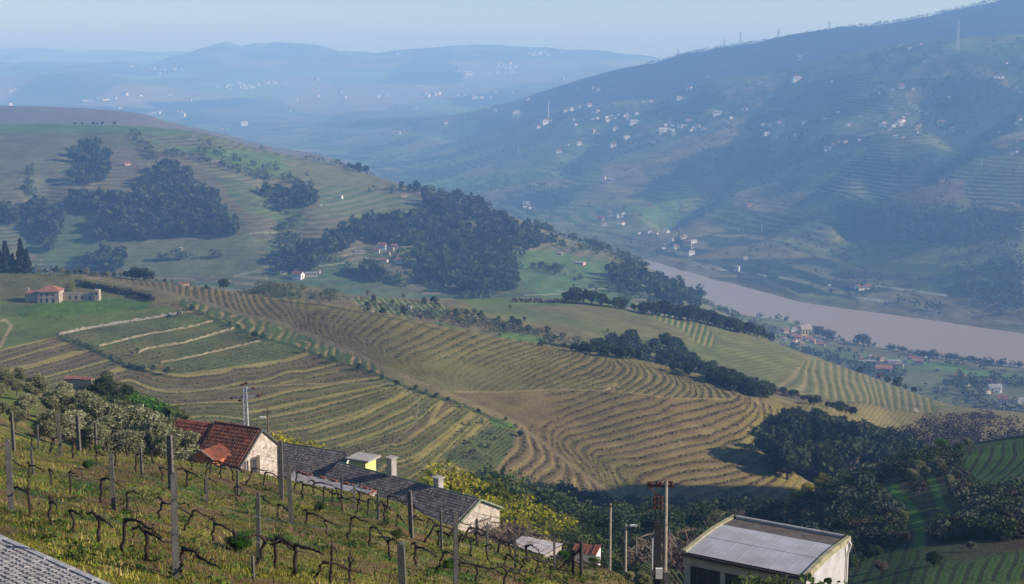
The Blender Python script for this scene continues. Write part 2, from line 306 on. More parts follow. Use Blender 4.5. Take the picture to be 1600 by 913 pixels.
zN = mC & (bx >= 1240) & (by < 720); COLR[zN] = (.115,.105,.055); SCOL[zN] = (.18,.155,.08); U[zN] = ((bx+.9*by)/8.5)[zN]; UA[zN] = .6
UA[zV4] *= np.clip(.75+1.6*fbm(GX, GY, 7, 2, 53), 0, 1)[zV4]; U[zV4] += .5*fbm(GX, GY, 9, 2, 54)[zV4]
pn = fbm(GX, GY, 26, 4, 51); pn2 = fbm(GX, GY, 60, 3, 52)
UA = np.where(zV2 | zV1, UA*np.clip(.8+.9*pn2, .25, 1), UA)
setc((zV1 | zV2)*sstep(.05, .5, pn), (.15,.14,.05), .7)
lb_m = zL & (np.floor(U) % 3 == 0); SCOL[lb_m] = (.27,.225,.085); UA[lb_m] = 1.1; hb_ = _hash(np.floor(U/3.1), np.floor(U*0+2), 9); setc(zL & (hb_ < .45), (.15,.115,.062), .8); setc(zL & (hb_ > .75), (.12,.135,.045), .8); setc(zL*sstep(.0, .5, pn2), (.145,.14,.05), .5)
# banks between the left terraces
for pl, w_ in [([(390,644),(485,626),(600,603)],3.2),([(485,673),(564,649),(635,616)],4),([(530,694),(590,675),(645,652)],4),([(629,691),(682,657),(711,636)],4),([(650,720),(695,686),(740,647)],4.5),([(719,696),(763,652)],4.5),([(0,580),(55,568),(131,546)],4),([(175,579),(208,570),(250,567)],4),([(0,544),(91,524)],3.5),([(133,495),(188,486),(262,478)],3.5),([(290,583),(352,578),(448,563),(482,552)],3),([(672,660),(692,625)],4),([(440,600),(520,583),(560,578)],2.5)]:
    q = mC*(1-sstep(w_*.6, w_*1.3, dline(bx, by+1.2*fbm(GX, GY, 8, 3, 61), pl, 1.4)))
    setc(q, (.27,.225,.08), .9); UA = UA*(1-q)
GREEN1 = [(91,524),(180,508),(283,488),(330,498),(400,525),(480,550),(440,563),(350,576),(290,583),(252,568),(205,578),(140,547)]
q = inpoly(bx, by, GREEN1) & mC; COLR[q] = (.105,.13,.045); SCOL[q] = (.08,.085,.035); U[q] = ((by+.24*bx)/5.0)[q]; UA[q] = .5
setc(q*sstep(0, .5, pn), (.14,.13,.05), .8)
q = inpoly(bx, by, [(0,470),(60,480),(262,478),(283,488),(180,508),(91,524),(0,544)]) & mC; COLR[q] = (.10,.125,.04); UA[q] = 0
q = inpoly(bx, by, [(18,486),(60,474),(130,463),(200,468),(238,472),(232,482),(150,490),(100,496),(40,500)]) & mC; COLR[q] = (.07,.13,.025); UA[q] = 0
setc(q*sstep(.05, .4, fbm(GX, GY, 6, 3, 62)), (.05,.10,.022), .8)
q = inpoly(bx, by, [(0,425),(150,432),(235,452),(240,470),(130,463),(60,474),(0,470)]) & mC & ~zV1; COLR[q] = (.10,.10,.045); UA[q] = 0
q = inpoly(bx, by, [(690,712),(790,655),(806,672),(800,700),(765,745),(720,730)]) & mC; COLR[q] = (.085,.11,.045); SCOL[q] = (.05,.06,.03); U[q] = ((bx+1.3*by)/9)[q]; UA[q] = .6
q = inpoly(bx, by, [(760,652),(800,655),(806,672),(770,665)]) & mC; COLR[q] = (.075,.14,.03); UA[q] = 0
# tracks
def track(pl, w_, c=(.27,.215,.155), lay=mC, ky=1.5, a=.95, jit=1.0):
    global UA
    q = lay*(1-sstep(w_*.55, w_*1.15, dline(bx, by+jit*fbm(GX, GY, 12, 3, 63), pl, ky)))*a
    setc(q, c); UA = UA*(1-q)
track(T, 4.5, (.14,.12,.07)); track([(x, y-1.5) for x, y in T], 1.0, (.22,.17,.12)); track([(x, y+1.5) for x, y in T], 1.0, (.22,.17,.12)); track([(x+3, y+6) for x, y in T[4:]], .9, (.20,.15,.11))
track(HT, 1.6, (.24,.19,.11)); track([(245,606),(350,608),(440,603),(560,600),(610,601),(640,612),(655,630),(650,660),(610,695),(560,714)], 1.8, (.22,.18,.13))
track([(0,540),(8,525),(18,508),(8,500),(0,502)], 3.2); track([(963,600),(945,611)], 3, (.33,.26,.13)); track(HG, 4.5, (.05,.07,.025)); track(diag, 3.2, (.05,.065,.03))
track([(430,470),(500,478),(600,496),(700,520)], 1.8, (.06,.06,.03)); 
track([(0,594),(45,612),(80,622)], 3.0, (.28,.22,.15), layer(kB, kV1)); 
q = layer(kEDGE, kV1) & inpoly(bx, by, [(-40,598),(40,612),(60,645),(22,655),(-40,640)]); COLR[q] = (.12,.15,.035)
# second spur
mS = layer(kC1+.55, kV2+.3); pS = fbm(GX, GY, 60, 4, 71)
setc(mS, (.13,.125,.06)); setc(mS*sstep(0, .4, pS), (.15,.12,.075), .8); setc(mS*sstep(.05, .4, -pS), (.09,.12,.045), .7)
SCOL[mS] = (.21,.18,.095)
fS = tps([(0,[(1253,561),(1235,580),(1215,600)]),(1,[(1262,565),(1255,585),(1240,603)]),(2,[(1273,561),(1266,579),(1271,600)]),(3.6,[(1290,570),(1291,590),(1295,608)]),(7,[(1332,581),(1330,596),(1341,618)]),(9,[(1352,588),(1361,618)]),(11,[(1372,594),(1376,615)]),(13,[(1400,605),(1402,630)]),(16.5,[(1440,620),(1445,650)])])
q = mS & inpoly(bx, by, [(1205,600),(1240,560),(1300,566),(1400,600),(1460,625),(1470,660),(1400,650),(1330,632),(1260,612)]); U[q] = fS(bx[q], by[q])+.25*pS[q]; UA[q] = .8; COLR[q] = (.10,.112,.048); SCOL[q] = (.195,.165,.09)
q = mS & inpoly(bx, by, [(545,466),(600,466),(700,474),(690,500),(640,498),(560,480)]); U[q] = ((bx-.9*(by-470))/9.5)[q]; UA[q] = 1; COLR[q] = (.08,.13,.035)
q = mS & inpoly(bx, by, [(1000,490),(1095,500),(1115,520),(1120,545),(1085,535),(1060,512)]); U[q] = ((bx+.3*(by-500))/10)[q]; UA[q] = 1; COLR[q] = (.08,.12,.04)
q = mS & inpoly(bx, by, [(700,462),(1000,464),(1000,474),(880,476),(740,474)]); COLR[q] = (.085,.13,.04)
q = mS & inpoly(bx, by, [(670,505),(700,515),(790,540),(850,548),(760,530),(700,508)]); COLR[q] = (.09,.145,.04)
q = mS & inpoly(bx, by, [(780,518),(860,530),(830,545),(775,530)]); COLR[q] = (.10,.17,.05)
q = mS & inpoly(bx, by, [(1110,510),(1210,540),(1260,560),(1230,590),(1190,585),(1130,560)]); U[q] = ((by+.1*bx)/4.5)[q]; UA[q] = .3
track([(1430,640),(1445,660),(1470,690)], 3, (.3,.27,.22), mS)
# wooded hill on the left, mid distance
mD = layer(kV2+.3, kDd+.5); iv, bd = cells(GX+14*fbm(GX, GY, 60, 3, 81), GY*.7+14*fbm(GX, GY, 60, 3, 82), 95, 83)
setc(mD, (.13,.125,.07)); 
for a_, b_, c in [(0,.16,(.085,.13,.05)),(.16,.3,(.15,.125,.085)),(.3,.45,(.115,.13,.06)),(.45,.6,(.14,.12,.075)),(.6,.75,(.155,.145,.08)),(.75,.88,(.10,.115,.06))]:
    setc(mD & (iv >= a_) & (iv < b_), c, .75)
setc(mD*(1-sstep(1.2, 3.2, bd)), (.07,.08,.045), .6)
U[mD] = (GZ/2.6+1.5*iv+.5*fbm(GX, GY, 80, 3, 84))[mD]; UA[mD] = np.clip(.4+.9*(_hash(np.floor(iv*997), np.floor(iv*331), 5)-.45), 0, .85)[mD]; SCOL[mD] = (.22,.19,.115)
for poly, c, a_ in [([(0,193),(100,190),(240,196),(300,206),(260,215),(160,206),(0,207)], (.10,.155,.055), 0), ([(290,228),(420,236),(470,250),(540,262),(530,290),(440,275),(330,245),(215,215)], (.105,.165,.055), .12), ([(440,245),(540,262),(600,285),(560,300),(470,285)], (.16,.15,.08), .1), ([(0,207),(150,208),(150,240),(100,250),(60,300),(0,300)], (.135,.125,.075), .15), ([(170,385),(400,368),(410,420),(380,432),(200,430)], (.14,.145,.075), .12), ([(800,392),(870,388),(960,410),(1010,440),(1000,470),(840,465),(810,430)], (.10,.165,.06), .2), ([(410,378),(520,400),(600,440),(560,462),(420,440)], (.085,.12,.055), .2), ([(500,285),(690,310),(680,335),(560,345),(500,340)], (.12,.145,.065), .5), ([(590,415),(625,412),(665,455),(640,460)], (.15,.13,.085), 0), ([(20,385),(50,395),(60,410),(20,408)], (.17,.14,.10), 0), ([(170,235),(240,225),(330,270),(380,330),(440,350),(400,380),(370,340),(270,255),(175,300)], (.145,.12,.08), .3)]:
    q = mD & inpoly(bx+4*fbm(GX, GY, 30, 3, 85), by+3*fbm(GX, GY, 25, 3, 86), poly); COLR[q] = c; UA[q] = a_
for pl, w_ in [([(365,432),(400,424),(430,425)], 2.2), ([(380,372),(410,366),(430,362)], 1.3), ([(480,420),(520,418),(560,410)], 1.5), ([(870,455),(930,450),(960,452)], 1.2), ([(820,462),(900,458)], 1.2)]:
    track(pl, w_, (.36,.33,.27), mD, 1.5, .9, .5)
# purple ridge and flood plain
m = layer(kDd+.5, kNB) & (bx < 640); COLR[m] = (.115,.098,.08); UA[m] = 0
m = layer(kV2+.3, kNB) & (bx > 1170) & (GZ < -255)
i2, b2 = cells(GX+8*fbm(GX, GY, 50, 3, 91), GY, 70, 92)
COLR[m] = (.11,.12,.06); UA[m] = 0
for a_, b_, c in [(0,.25,(.12,.17,.06)),(.25,.5,(.13,.115,.075)),(.5,.7,(.10,.13,.06)),(.7,.85,(.15,.14,.08))]: setc(m & (i2 >= a_) & (i2 < b_), c, .8)
q = m & inpoly(bx, by, [(1350,552),(1470,566),(1600,585),(1600,600),(1480,580),(1350,560)]); COLR[q] = (.10,.17,.05)
q = m & inpoly(bx, by, [(1395,582),(1500,585),(1530,605),(1470,640),(1400,610)]); U[q] = ((bx*.25+by)/4.5)[q]; UA[q] = .7; COLR[q] = (.12,.14,.065); SCOL[q] = (.18,.16,.09)
# mountain across the river
mE = layer(kFB, kF0); wx = 60*fbm(GX, GY, 240, 4, 101); wy = 60*fbm(GX, GY, 240, 4, 102)
i3, b3 = cells((GX+wx), (GY+wy)*.75, 120, 103); big = fbm(GX, GY*.8, 900, 4, 104)
COLR[mE] = (.085,.10,.055)
for a_, b_, c in [(0,.14,(.15,.125,.085)),(.14,.3,(.10,.14,.06)),(.3,.42,(.13,.14,.075)),(.42,.56,(.05,.065,.035)),(.56,.68,(.17,.145,.10)),(.68,.8,(.09,.105,.06)),(.8,.9,(.06,.075,.04))]: setc(mE & (i3 >= a_) & (i3 < b_), c, .8)
setc(mE*(1-sstep(3, 8, b3)), (.05,.06,.035), .7)
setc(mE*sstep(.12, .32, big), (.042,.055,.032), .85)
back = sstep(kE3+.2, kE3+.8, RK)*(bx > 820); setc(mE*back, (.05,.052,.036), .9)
U[mE] = (GZ/5.0+.8*i3+.9*fbm(GX, GY, 130, 3, 107))[mE]; UA[mE] = np.clip(1.3*(_hash(np.floor(i3*977), np.floor(i3*211), 7)-.2), .22, .8)[mE]*(1-back[mE]); SCOL[mE] = (.19,.18,.11)
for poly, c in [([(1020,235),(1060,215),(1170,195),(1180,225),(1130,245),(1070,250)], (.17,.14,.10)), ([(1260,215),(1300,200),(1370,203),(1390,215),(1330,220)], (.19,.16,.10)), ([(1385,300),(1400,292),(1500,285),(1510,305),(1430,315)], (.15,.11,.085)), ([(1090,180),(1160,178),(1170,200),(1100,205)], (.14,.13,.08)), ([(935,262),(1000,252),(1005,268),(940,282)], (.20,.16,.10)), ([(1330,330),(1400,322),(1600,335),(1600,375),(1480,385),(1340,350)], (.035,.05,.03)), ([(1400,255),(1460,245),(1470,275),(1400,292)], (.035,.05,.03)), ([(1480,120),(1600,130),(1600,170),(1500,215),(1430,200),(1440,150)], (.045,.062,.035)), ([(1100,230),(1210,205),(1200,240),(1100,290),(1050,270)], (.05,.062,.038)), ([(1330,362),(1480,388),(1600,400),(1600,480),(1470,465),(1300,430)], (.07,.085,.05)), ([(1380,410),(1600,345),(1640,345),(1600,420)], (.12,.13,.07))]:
    q = mE & inpoly(bx+8*fbm(GX, GY, 90, 3, 105), by+5*fbm(GX, GY, 90, 3, 106), poly); COLR[q] = c; UA[q] *= .4
for pl, w_ in [([(1600,506),(1500,492),(1390,472),(1340,465)], 1.3), ([(1350,445),(1480,462)], 1.0), ([(870,190),(915,208)], 1.4), ([(1035,380),(1100,418),(1150,425),(1230,436),(1330,458)], 1.0), ([(1270,168),(1230,190)], .8), ([(1390,140),(1440,170),(1480,180)], .8), ([(840,345),(880,350),(930,352)], 1)]:
    track(pl, w_, (.27,.26,.24), mE, 1.6, .7, .3)
q = mE*(1-sstep(2, 9, np.abs(by-np.interp(bx, [500,700,800,900,1040,1171,1259,1386,1475,1600], [255,309,342,375,410,446,469,486,499,517])))); setc(q*1.0, (.12,.095,.075), .6)
# basin and far mountains
mF = RK >= kF0; i4, b4 = cells(GX+120*fbm(GX, GY, 500, 4, 111), (GY+120*fbm(GX, GY, 500, 4, 112))*.5, 420, 113)
COLR[mF] = (.09,.10,.06); UA[mF] = 0
for a_, b_, c in [(0,.2,(.17,.14,.11)),(.2,.35,(.11,.15,.07)),(.35,.5,(.05,.06,.04)),(.5,.65,(.15,.13,.09))]: setc(mF & (i4 >= a_) & (i4 < b_), c, .8)
mG = layer(kG0+.2, kGd); setc(mG, (.08,.075,.06), .75); setc(mG*sstep(.1, .4, fbm(GX, GY, 300, 4, 114)), (.19,.16,.13), .6)
COLR[mE] = np.clip((COLR[mE]-.075)*1.75+.048, .008, 1)*np.array([.76,.88,.88]); SCOL[mE] *= .85; COLR[mF] = np.clip((COLR[mF]-.09)*2.0+.075, .01, 1); COLR[mD] *= np.array([.73,.84,.70]); SCOL[mD] *= .85
VMASK = ((zV1 | zV2 | zV3 | zL | zL2) & (UA > .3))
# bright grain of scrub, hedges and bare soil
gr = fbm(GX, GY, 9, 3, 121); grE = fbm(GX, GY, 42, 4, 122)
COLR *= (1+.30*np.where(mC | mS | mD, gr, 0)+.75*np.where(mE, grE, 0)+.35*np.where(mF, fbm(GX, GY, 160, 3, 123), 0))[..., None]
COLR *= np.array([1.03,1.0,.88]); SCOL *= np.array([1.03,1.0,.88]); COLR[mC] *= (1.03,1.04,.86); SCOL[mC] *= (1.0,.97,.86); COLR = np.clip(COLR, .01, .8)
# terrace steps as real relief
GZ -= np.where(zV1 | zV2 | zV3 | zV4 | mS, .22, 0)*UA*(((U % 1.0) < .42)*1.0)
GZ += np.where(mE, 1.2, 0)*UA*((U % 1.0)-.5)

# ---------------------------------------------------------------- placing on the terrain
FY = GY.T.copy(); FZ = GZ.T.copy(); FS = FZ/FY
def zat(x, y):
    t = x/y; i = int(np.clip(np.searchsorted(TT, t)-1, 0, NC-2)); u = (t-TT[i])/(TT[i+1]-TT[i]); u = min(max(u, 0), 1)
    return float((1-u)*np.interp(y, FY[i], FZ[i])+u*np.interp(y, FY[i+1], FZ[i+1]))
def place(px, py, k0, k1):
    s = float(s_of(py)); t = float(t_of(px, py)); i = int(np.clip(np.searchsorted(TT, t), 0, NC-1))
    a, b = rowstart(k0), rowstart(k1)+1
    ss = FS[i, a:b]; idx = np.nonzero((ss[:-1] < s) & (ss[1:] >= s))[0]
    if len(idx) == 0:
        j = int(np.argmax(ss)); y = FY[i, a+j]
    else:
        j = int(idx[0]); q = (s-ss[j])/(ss[j+1]-ss[j]); y = FY[i, a+j]*(1-q)+FY[i, a+j+1]*q
    x = t*y; return np.array([x, y, zat(x, y)])

K0, K1, K2 = place(0, 838, 1, kEDGE), place(168, 913, 1, kEDGE), place(0, 912, 0, kEDGE); dk_ = K1-K0; dk_[2] = 0; LK = np.linalg.norm(dk_); dk_ /= LK; nk = np.array([-dk_[1], dk_[0], 0]); nk = nk if nk[0] < 0 else -nk
slope_d = (K1[2]-K0[2])/LK; q_ = K2-K0; slope_n = (q_[2]-slope_d*float(q_ @ dk_))/float(q_ @ nk)
def roadz(x, y): return K0[2]+slope_d*((x-K0[0])*dk_[0]+(y-K0[1])*dk_[1])+slope_n*((x-K0[0])*nk[0]+(y-K0[1])*nk[1])
a_n = (GX-K0[0])*nk[0]+(GY-K0[1])*nk[1]; a_d = (GX-K0[0])*dk_[0]+(GY-K0[1])*dk_[1]
wgt = sstep(-1.6, -.15, a_n)*(1-sstep(7, 10, a_n))*sstep(-9, -6, a_d)*(1-sstep(LK+5, LK+9, a_d))*(RK < kEDGE); GZ = GZ*(1-wgt)+(roadz(GX, GY)-.035)*wgt
FY = GY.T.copy(); FZ = GZ.T.copy(); FS = FZ/FY
# ---------------------------------------------------------------- mesh helpers
def mesh(name, V, F, mats, parent=None, smooth=False, mi=None, cols=None):
    me = bpy.data.meshes.new(name)
    V = np.asarray(V, np.float32).reshape(-1, 3)
    if isinstance(F, np.ndarray):
        n, c = F.shape; me.vertices.add(len(V)); me.vertices.foreach_set('co', V.ravel())
        me.loops.add(n*c); me.loops.foreach_set('vertex_index', F.ravel().astype(np.int32))
        me.polygons.add(n); me.polygons.foreach_set('loop_start', (np.arange(n)*c).astype(np.int32)); me.polygons.foreach_set('loop_total', np.full(n, c, np.int32))
    else:
        me.from_pydata(V.tolist(), [], F)
    if not isinstance(mats, (list, tuple)): mats = [mats]
    for m in mats: me.materials.append(m)
    if mi is not None: me.polygons.foreach_set('material_index', np.asarray(mi, np.int32))
    if smooth: me.polygons.foreach_set('use_smooth', np.ones(len(me.polygons), bool))
    if cols is not None:
        a = me.color_attributes.new('Col', 'FLOAT_COLOR', 'POINT')
        c4 = np.ones((len(V), 4), np.float32); c4[:, :3] = cols; a.data.foreach_set('color', c4.ravel())
    me.update(); me.validate()
    o = bpy.data.objects.new(name, me); COL.objects.link(o)
    if parent is not None: o.parent = parent
    return o
class MB:
    def __init__(s): s.v = []; s.f = []; s.m = []
    def add(s, vs, fs, m=0):
        b = len(s.v); s.v += [tuple(map(float, p)) for p in vs]; s.f += [tuple(b+i for i in f) for f in fs]; s.m += [m]*len(fs); return s
    def box(s, c, d, rz=0, m=0, taper=1.0, R=None):
        cx, cy, cz = c; hx, hy, hz = d[0]/2, d[1]/2, d[2]/2; pts = []
        for z_ in (-1, 1):
            k = taper if z_ > 0 else 1
            for a, b in ((-1, -1), (1, -1), (1, 1), (-1, 1)):
                p = Vector((a*hx*k, b*hy*k, z_*hz))
                p = (R @ p) if R is not None else Matrix.Rotation(rz, 3, 'Z') @ p
                pts.append((p.x+cx, p.y+cy, p.z+cz))
        return s.add(pts, [(3, 2, 1, 0), (4, 5, 6, 7), (0, 1, 5, 4), (1, 2, 6, 5), (2, 3, 7, 6), (3, 0, 4, 7)], m)
    def tube(s, pts, rad, n=6, m=0, cap=True):
        pts = [Vector(p) for p in pts]; b = len(s.v); N = len(pts)
        rad = list(rad) if hasattr(rad, '__len__') else [rad]*N
        for i, p in enumerate(pts):
            d = (pts[min(i+1, N-1)]-pts[max(i-1, 0)])
            if d.length < 1e-9: d = Vector((0, 0, 1))
            d.normalize(); ref = Vector((0, 0, 1)) if abs(d.z) < .9 else Vector((1, 0, 0))
            a = d.cross(ref).normalized(); c = d.cross(a)
            for k in range(n):
                an = 2*PI*k/n; q = p+(a*math.cos(an)+c*math.sin(an))*rad[i]; s.v.append((q.x, q.y, q.z))
        for i in range(N-1):
            for k in range(n):
                k2 = (k+1) % n; s.f.append((b+i*n+k, b+i*n+k2, b+(i+1)*n+k2, b+(i+1)*n+k)); s.m.append(m)
        if cap:
            s.f.append(tuple(b+k for k in reversed(range(n)))); s.m.append(m)
            s.f.append(tuple(b+(N-1)*n+k for k in range(n))); s.m.append(m)
        return s
    def obj(s, name, mats, parent=None, smooth=False): return mesh(name, s.v, s.f, mats, parent, smooth, s.m)
def tag(o, label=None, cat=None, group=None, kind=None):
    if label: o['label'] = label
    if cat: o['category'] = cat
    if group: o['group'] = group
    if kind: o['kind'] = kind
    return o
def empty(name, loc, label, cat, group=None, rz=0):
    o = bpy.data.objects.new(name, None); COL.objects.link(o); o.location = [float(c) for c in loc]; o.rotation_euler = (0, 0, rz); o.empty_display_size = .1
    return tag(o, label, cat, group)
def dup(root, loc, rz=0, sc=1.0, label=None, group=None):
    r_ = root.copy(); COL.objects.link(r_); r_.location = [float(c) for c in loc]; r_.rotation_euler = (0, 0, rz)
    r_.scale = (sc, sc, sc) if not hasattr(sc, '__len__') else sc
    if label: r_['label'] = label
    if group: r_['group'] = group
    for ch in list(root.children):
        c = ch.copy(); COL.objects.link(c); c.parent = r_
        for g in list(ch.children):
            d = g.copy(); COL.objects.link(d); d.parent = c
    return r_
def ordn(n):
    w = ['first','second','third','fourth','fifth','sixth','seventh','eighth','ninth','tenth','eleventh','twelfth']
    if n <= 12: return w[n-1]
    suf = 'th' if 10 <= n % 100 <= 20 else {1: 'st', 2: 'nd', 3: 'rd'}.get(n % 10, 'th')
    return f'{n}{suf}'

# ---------------------------------------------------------------- materials
def newmat(name):
    m = bpy.data.materials.new(name); m.use_nodes = True; n = m.node_tree; b = n.nodes['Principled BSDF']; b.inputs['Specular IOR Level'].default_value = .25; return m, n, b
def N(n, t, **kw):
    x = n.nodes.new(t)
    for k, v in kw.items(): setattr(x, k, v)
    return x
def L(n, a, b): n.links.new(a, b)
def math_(n, op, a, b=None, c=None, clamp=False):
    x = N(n, 'ShaderNodeMath', operation=op); x.use_clamp = clamp
    for i, v in enumerate((a, b, c)):
        if v is None: continue
        if isinstance(v, (int, float)): x.inputs[i].default_value = v
        else: L(n, v, x.inputs[i])
    return x.outputs[0]
def noise(n, scale, det=4, rough=.6, vec=None):
    x = N(n, 'ShaderNodeTexNoise'); x.inputs['Scale'].default_value = scale; x.inputs['Detail'].default_value = det; x.inputs['Roughness'].default_value = rough
    if vec is None: vec = N(n, 'ShaderNodeTexCoord').outputs['Object']
    L(n, vec, x.inputs['Vector']); return x.outputs['Fac']
def mixc(n, f, a, b, mode='MIX'):
    x = N(n, 'ShaderNodeMix', data_type='RGBA', blend_type=mode)
    for sck, v in ((x.inputs[0], f), (x.inputs[6], a), (x.inputs[7], b)):
        if isinstance(v, (int, float)): sck.default_value = v
        elif isinstance(v, tuple): sck.default_value = (*v, 1)
        else: L(n, v, sck)
    return x.outputs[2]
def solid(name, c, rough=.8, var=.35, sc=3.0, bump=0, c2=None, metal=0, sc2=None):
    m, n, b = newmat(name); f = noise(n, sc)
    f2 = math_(n, 'MULTIPLY_ADD', f, 2.4, -.7, clamp=True)
    lo = c2 if c2 else tuple(x*(1-var) for x in c); hi = c if c2 else tuple(min(1, x*(1+var*.6)) for x in c)
    L(n, mixc(n, f2, lo, hi), b.inputs['Base Color']); b.inputs['Roughness'].default_value = rough; b.inputs['Metallic'].default_value = metal
    if bump:
        bp = N(n, 'ShaderNodeBump'); bp.inputs['Strength'].default_value = bump; bp.inputs['Distance'].default_value = .03; L(n, noise(n, sc*4), bp.inputs['Height']); L(n, bp.outputs[0], b.inputs['Normal'])
    return m
def terrain_mat(name, s1, s2, amp=.5, bump=.0, jit=.12, dist=.3):
    m, n, b = newmat(name); b.inputs['Roughness'].default_value = .95; b.inputs['Specular IOR Level'].default_value = .08
    ca = N(n, 'ShaderNodeAttribute', attribute_name='Col'); sa = N(n, 'ShaderNodeAttribute', attribute_name='Stripe'); ua = N(n, 'ShaderNodeAttribute', attribute_name='Phase')
    sep = N(n, 'ShaderNodeSeparateXYZ'); L(n, ua.outputs['Vector'], sep.inputs[0])
    nA = noise(n, s1, 3); nB = noise(n, s2, 4, .7)
    u = math_(n, 'ADD', sep.outputs[0], math_(n, 'MULTIPLY_ADD', nA, 2*jit, -jit))
    f = math_(n, 'FRACT', u)
    def ss(a, b_, x):
        r = N(n, 'ShaderNodeMapRange', interpolation_type='SMOOTHSTEP'); r.inputs[1].default_value = a; r.inputs[2].default_value = b_; L(n, x, r.inputs[0]); return r.outputs[0]
    up = ss(0, .1, f); dn = ss(.33, .48, f); bank = math_(n, 'MULTIPLY', math_(n, 'SUBTRACT', up, dn), sep.outputs[1], clamp=True)
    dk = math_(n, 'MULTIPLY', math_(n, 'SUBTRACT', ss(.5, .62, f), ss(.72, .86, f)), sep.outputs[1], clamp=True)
    c = mixc(n, bank, ca.outputs['Color'], sa.outputs['Color'])
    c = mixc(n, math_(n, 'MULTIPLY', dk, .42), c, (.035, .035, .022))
    nC = noise(n, s2*4.2, 3, .7); mul = math_(n, 'MULTIPLY_ADD', math_(n, 'ADD', math_(n, 'ADD', nA, nB), math_(n, 'MULTIPLY', math_(n, 'SUBTRACT', nC, .5), 1.5)), amp, 1-amp)
    cb = N(n, 'ShaderNodeCombineXYZ')
    for i in range(3): L(n, mul, cb.inputs[i])
    c = mixc(n, 1.0, c, cb.outputs[0], 'MULTIPLY'); L(n, c, b.inputs['Base Color'])
    if bump:
        bp = N(n, 'ShaderNodeBump'); bp.inputs['Strength'].default_value = bump; bp.inputs['Distance'].default_value = dist; L(n, nB, bp.inputs['Height']); L(n, bp.outputs[0], b.inputs['Normal'])
    return m
def leafmat(name, c, c2, sc=.6, trans=.25):
    m, n, b = newmat(name); oi = N(n, 'ShaderNodeObjectInfo')
    geo = N(n, 'ShaderNodeNewGeometry'); wn = noise(n, .11, 2, .5, geo.outputs['Position']); f = math_(n, 'MULTIPLY_ADD', geo.outputs['Random Per Island'], .6, math_(n, 'MULTIPLY_ADD', oi.outputs['Random'], .35, math_(n, 'MULTIPLY_ADD', wn, 1.5, -.75)), clamp=True)
    L(n, mixc(n, f, c, c2), b.inputs['Base Color']); b.inputs['Roughness'].default_value = .8; b.inputs['Specular IOR Level'].default_value = .15
    tr = N(n, 'ShaderNodeBsdfTranslucent'); L(n, mixc(n, f, c, c2), tr.inputs[0]); mx = N(n, 'ShaderNodeMixShader'); mx.inputs[0].default_value = trans
    L(n, b.outputs[0], mx.inputs[1]); L(n, tr.outputs[0], mx.inputs[2]); L(n, mx.outputs[0], n.nodes['Material Output'].inputs[0]); return m

# ---------------------------------------------------------------- haze
hb = MB(); hb.box((0, 7600, -65), (40000, 21600, 520)); hz = hb.obj('haze', []); tag(hz, kind='stuff')
hz.location.z = 0
hm = bpy.data.materials.new('haze_air'); hm.use_nodes = True; n = hm.node_tree; n.nodes.remove(n.nodes['Principled BSDF'])
pv = N(n, 'ShaderNodeVolumePrincipled'); pv.inputs['Color'].default_value = (.27, .525, 1.0, 1); pv.inputs['Absorption Color'].default_value = (.46, .46, .44, 1); pv.inputs['Density'].default_value = HAZE_DENSITY; pv.inputs['Anisotropy'].default_value = 0.0
L(n, pv.outputs[0], n.nodes['Material Output'].inputs['Volume']); hz.data.materials.append(hm)

# ---------------------------------------------------------------- terrain objects
def terr(name, k0, k1, mat):
    a, b = rowstart(k0), rowstart(k1)+1
    V = np.stack([GX[a:b], GY[a:b], GZ[a:b]], -1).reshape(-1, 3); nr = b-a
    i = np.arange((nr-1)*NC).reshape(nr-1, NC)[:, :-1].ravel()
    F = np.stack([i, i+1, i+NC+1, i+NC], 1)
    o = mesh(name, V, F, mat, None, True, None, COLR[a:b].reshape(-1, 3)); me = o.data
    at = me.color_attributes.new('Stripe', 'FLOAT_COLOR', 'POINT'); c4 = np.ones((len(V), 4), np.float32); c4[:, :3] = SCOL[a:b].reshape(-1, 3); at.data.foreach_set('color', c4.ravel())
    at = me.attributes.new('Phase', 'FLOAT_VECTOR', 'POINT'); v3 = np.zeros((len(V), 3), np.float32); v3[:, 0] = U[a:b].ravel(); v3[:, 1] = UA[a:b].ravel(); at.data.foreach_set('vector', v3.ravel())
    return tag(o, kind='structure')
terr('ground', 0, kB, terrain_mat('foreground_soil', 1.4, 9, .75, .8, dist=.12))
terr('hillside', kB, kV1, terrain_mat('scrub_slope', .25, 1.6, .7, .6, .06, .6))
terr('vineyard_hill', kV1, kVc, terrain_mat('vineyard_soil', .14, .8, .8, .7, .16, .6))
terr('terraced_spur', kVc, kV2, terrain_mat('spur_soil', .09, .55, .8, .5, .10, .8))
terr('wooded_hill', kV2, kNB, terrain_mat('hill_soil', .04, .25, .85, .5, .12, 1.5))
terr('riverbed', kNB, kFB, terrain_mat('mud', .03, .2, .5))
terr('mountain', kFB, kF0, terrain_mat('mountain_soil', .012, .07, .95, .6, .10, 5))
terr('far_hills', kF0, K-2, terrain_mat('far_soil', .004, .02, .9, .6, .1, 25))
# river
m, n, b = newmat('muddy_water'); L(n, mixc(n, noise(n, .004), (.27,.195,.12), (.33,.24,.155)), b.inputs['Base Color']); b.inputs['Roughness'].default_value = .3; b.inputs['Specular IOR Level'].default_value = .2
bp = N(n, 'ShaderNodeBump'); bp.inputs['Strength'].default_value = .25; bp.inputs['Distance'].default_value = .5; L(n, noise(n, .035, 6), bp.inputs['Height']); L(n, bp.outputs[0], b.inputs['Normal'])
mesh('river', [(-7000, 1150, -299.9), (6000, 900, -299.9), (6000, 7000, -299.9), (-7000, 7000, -299.9)], [(0, 1, 2, 3)], m)['kind'] = 'structure'
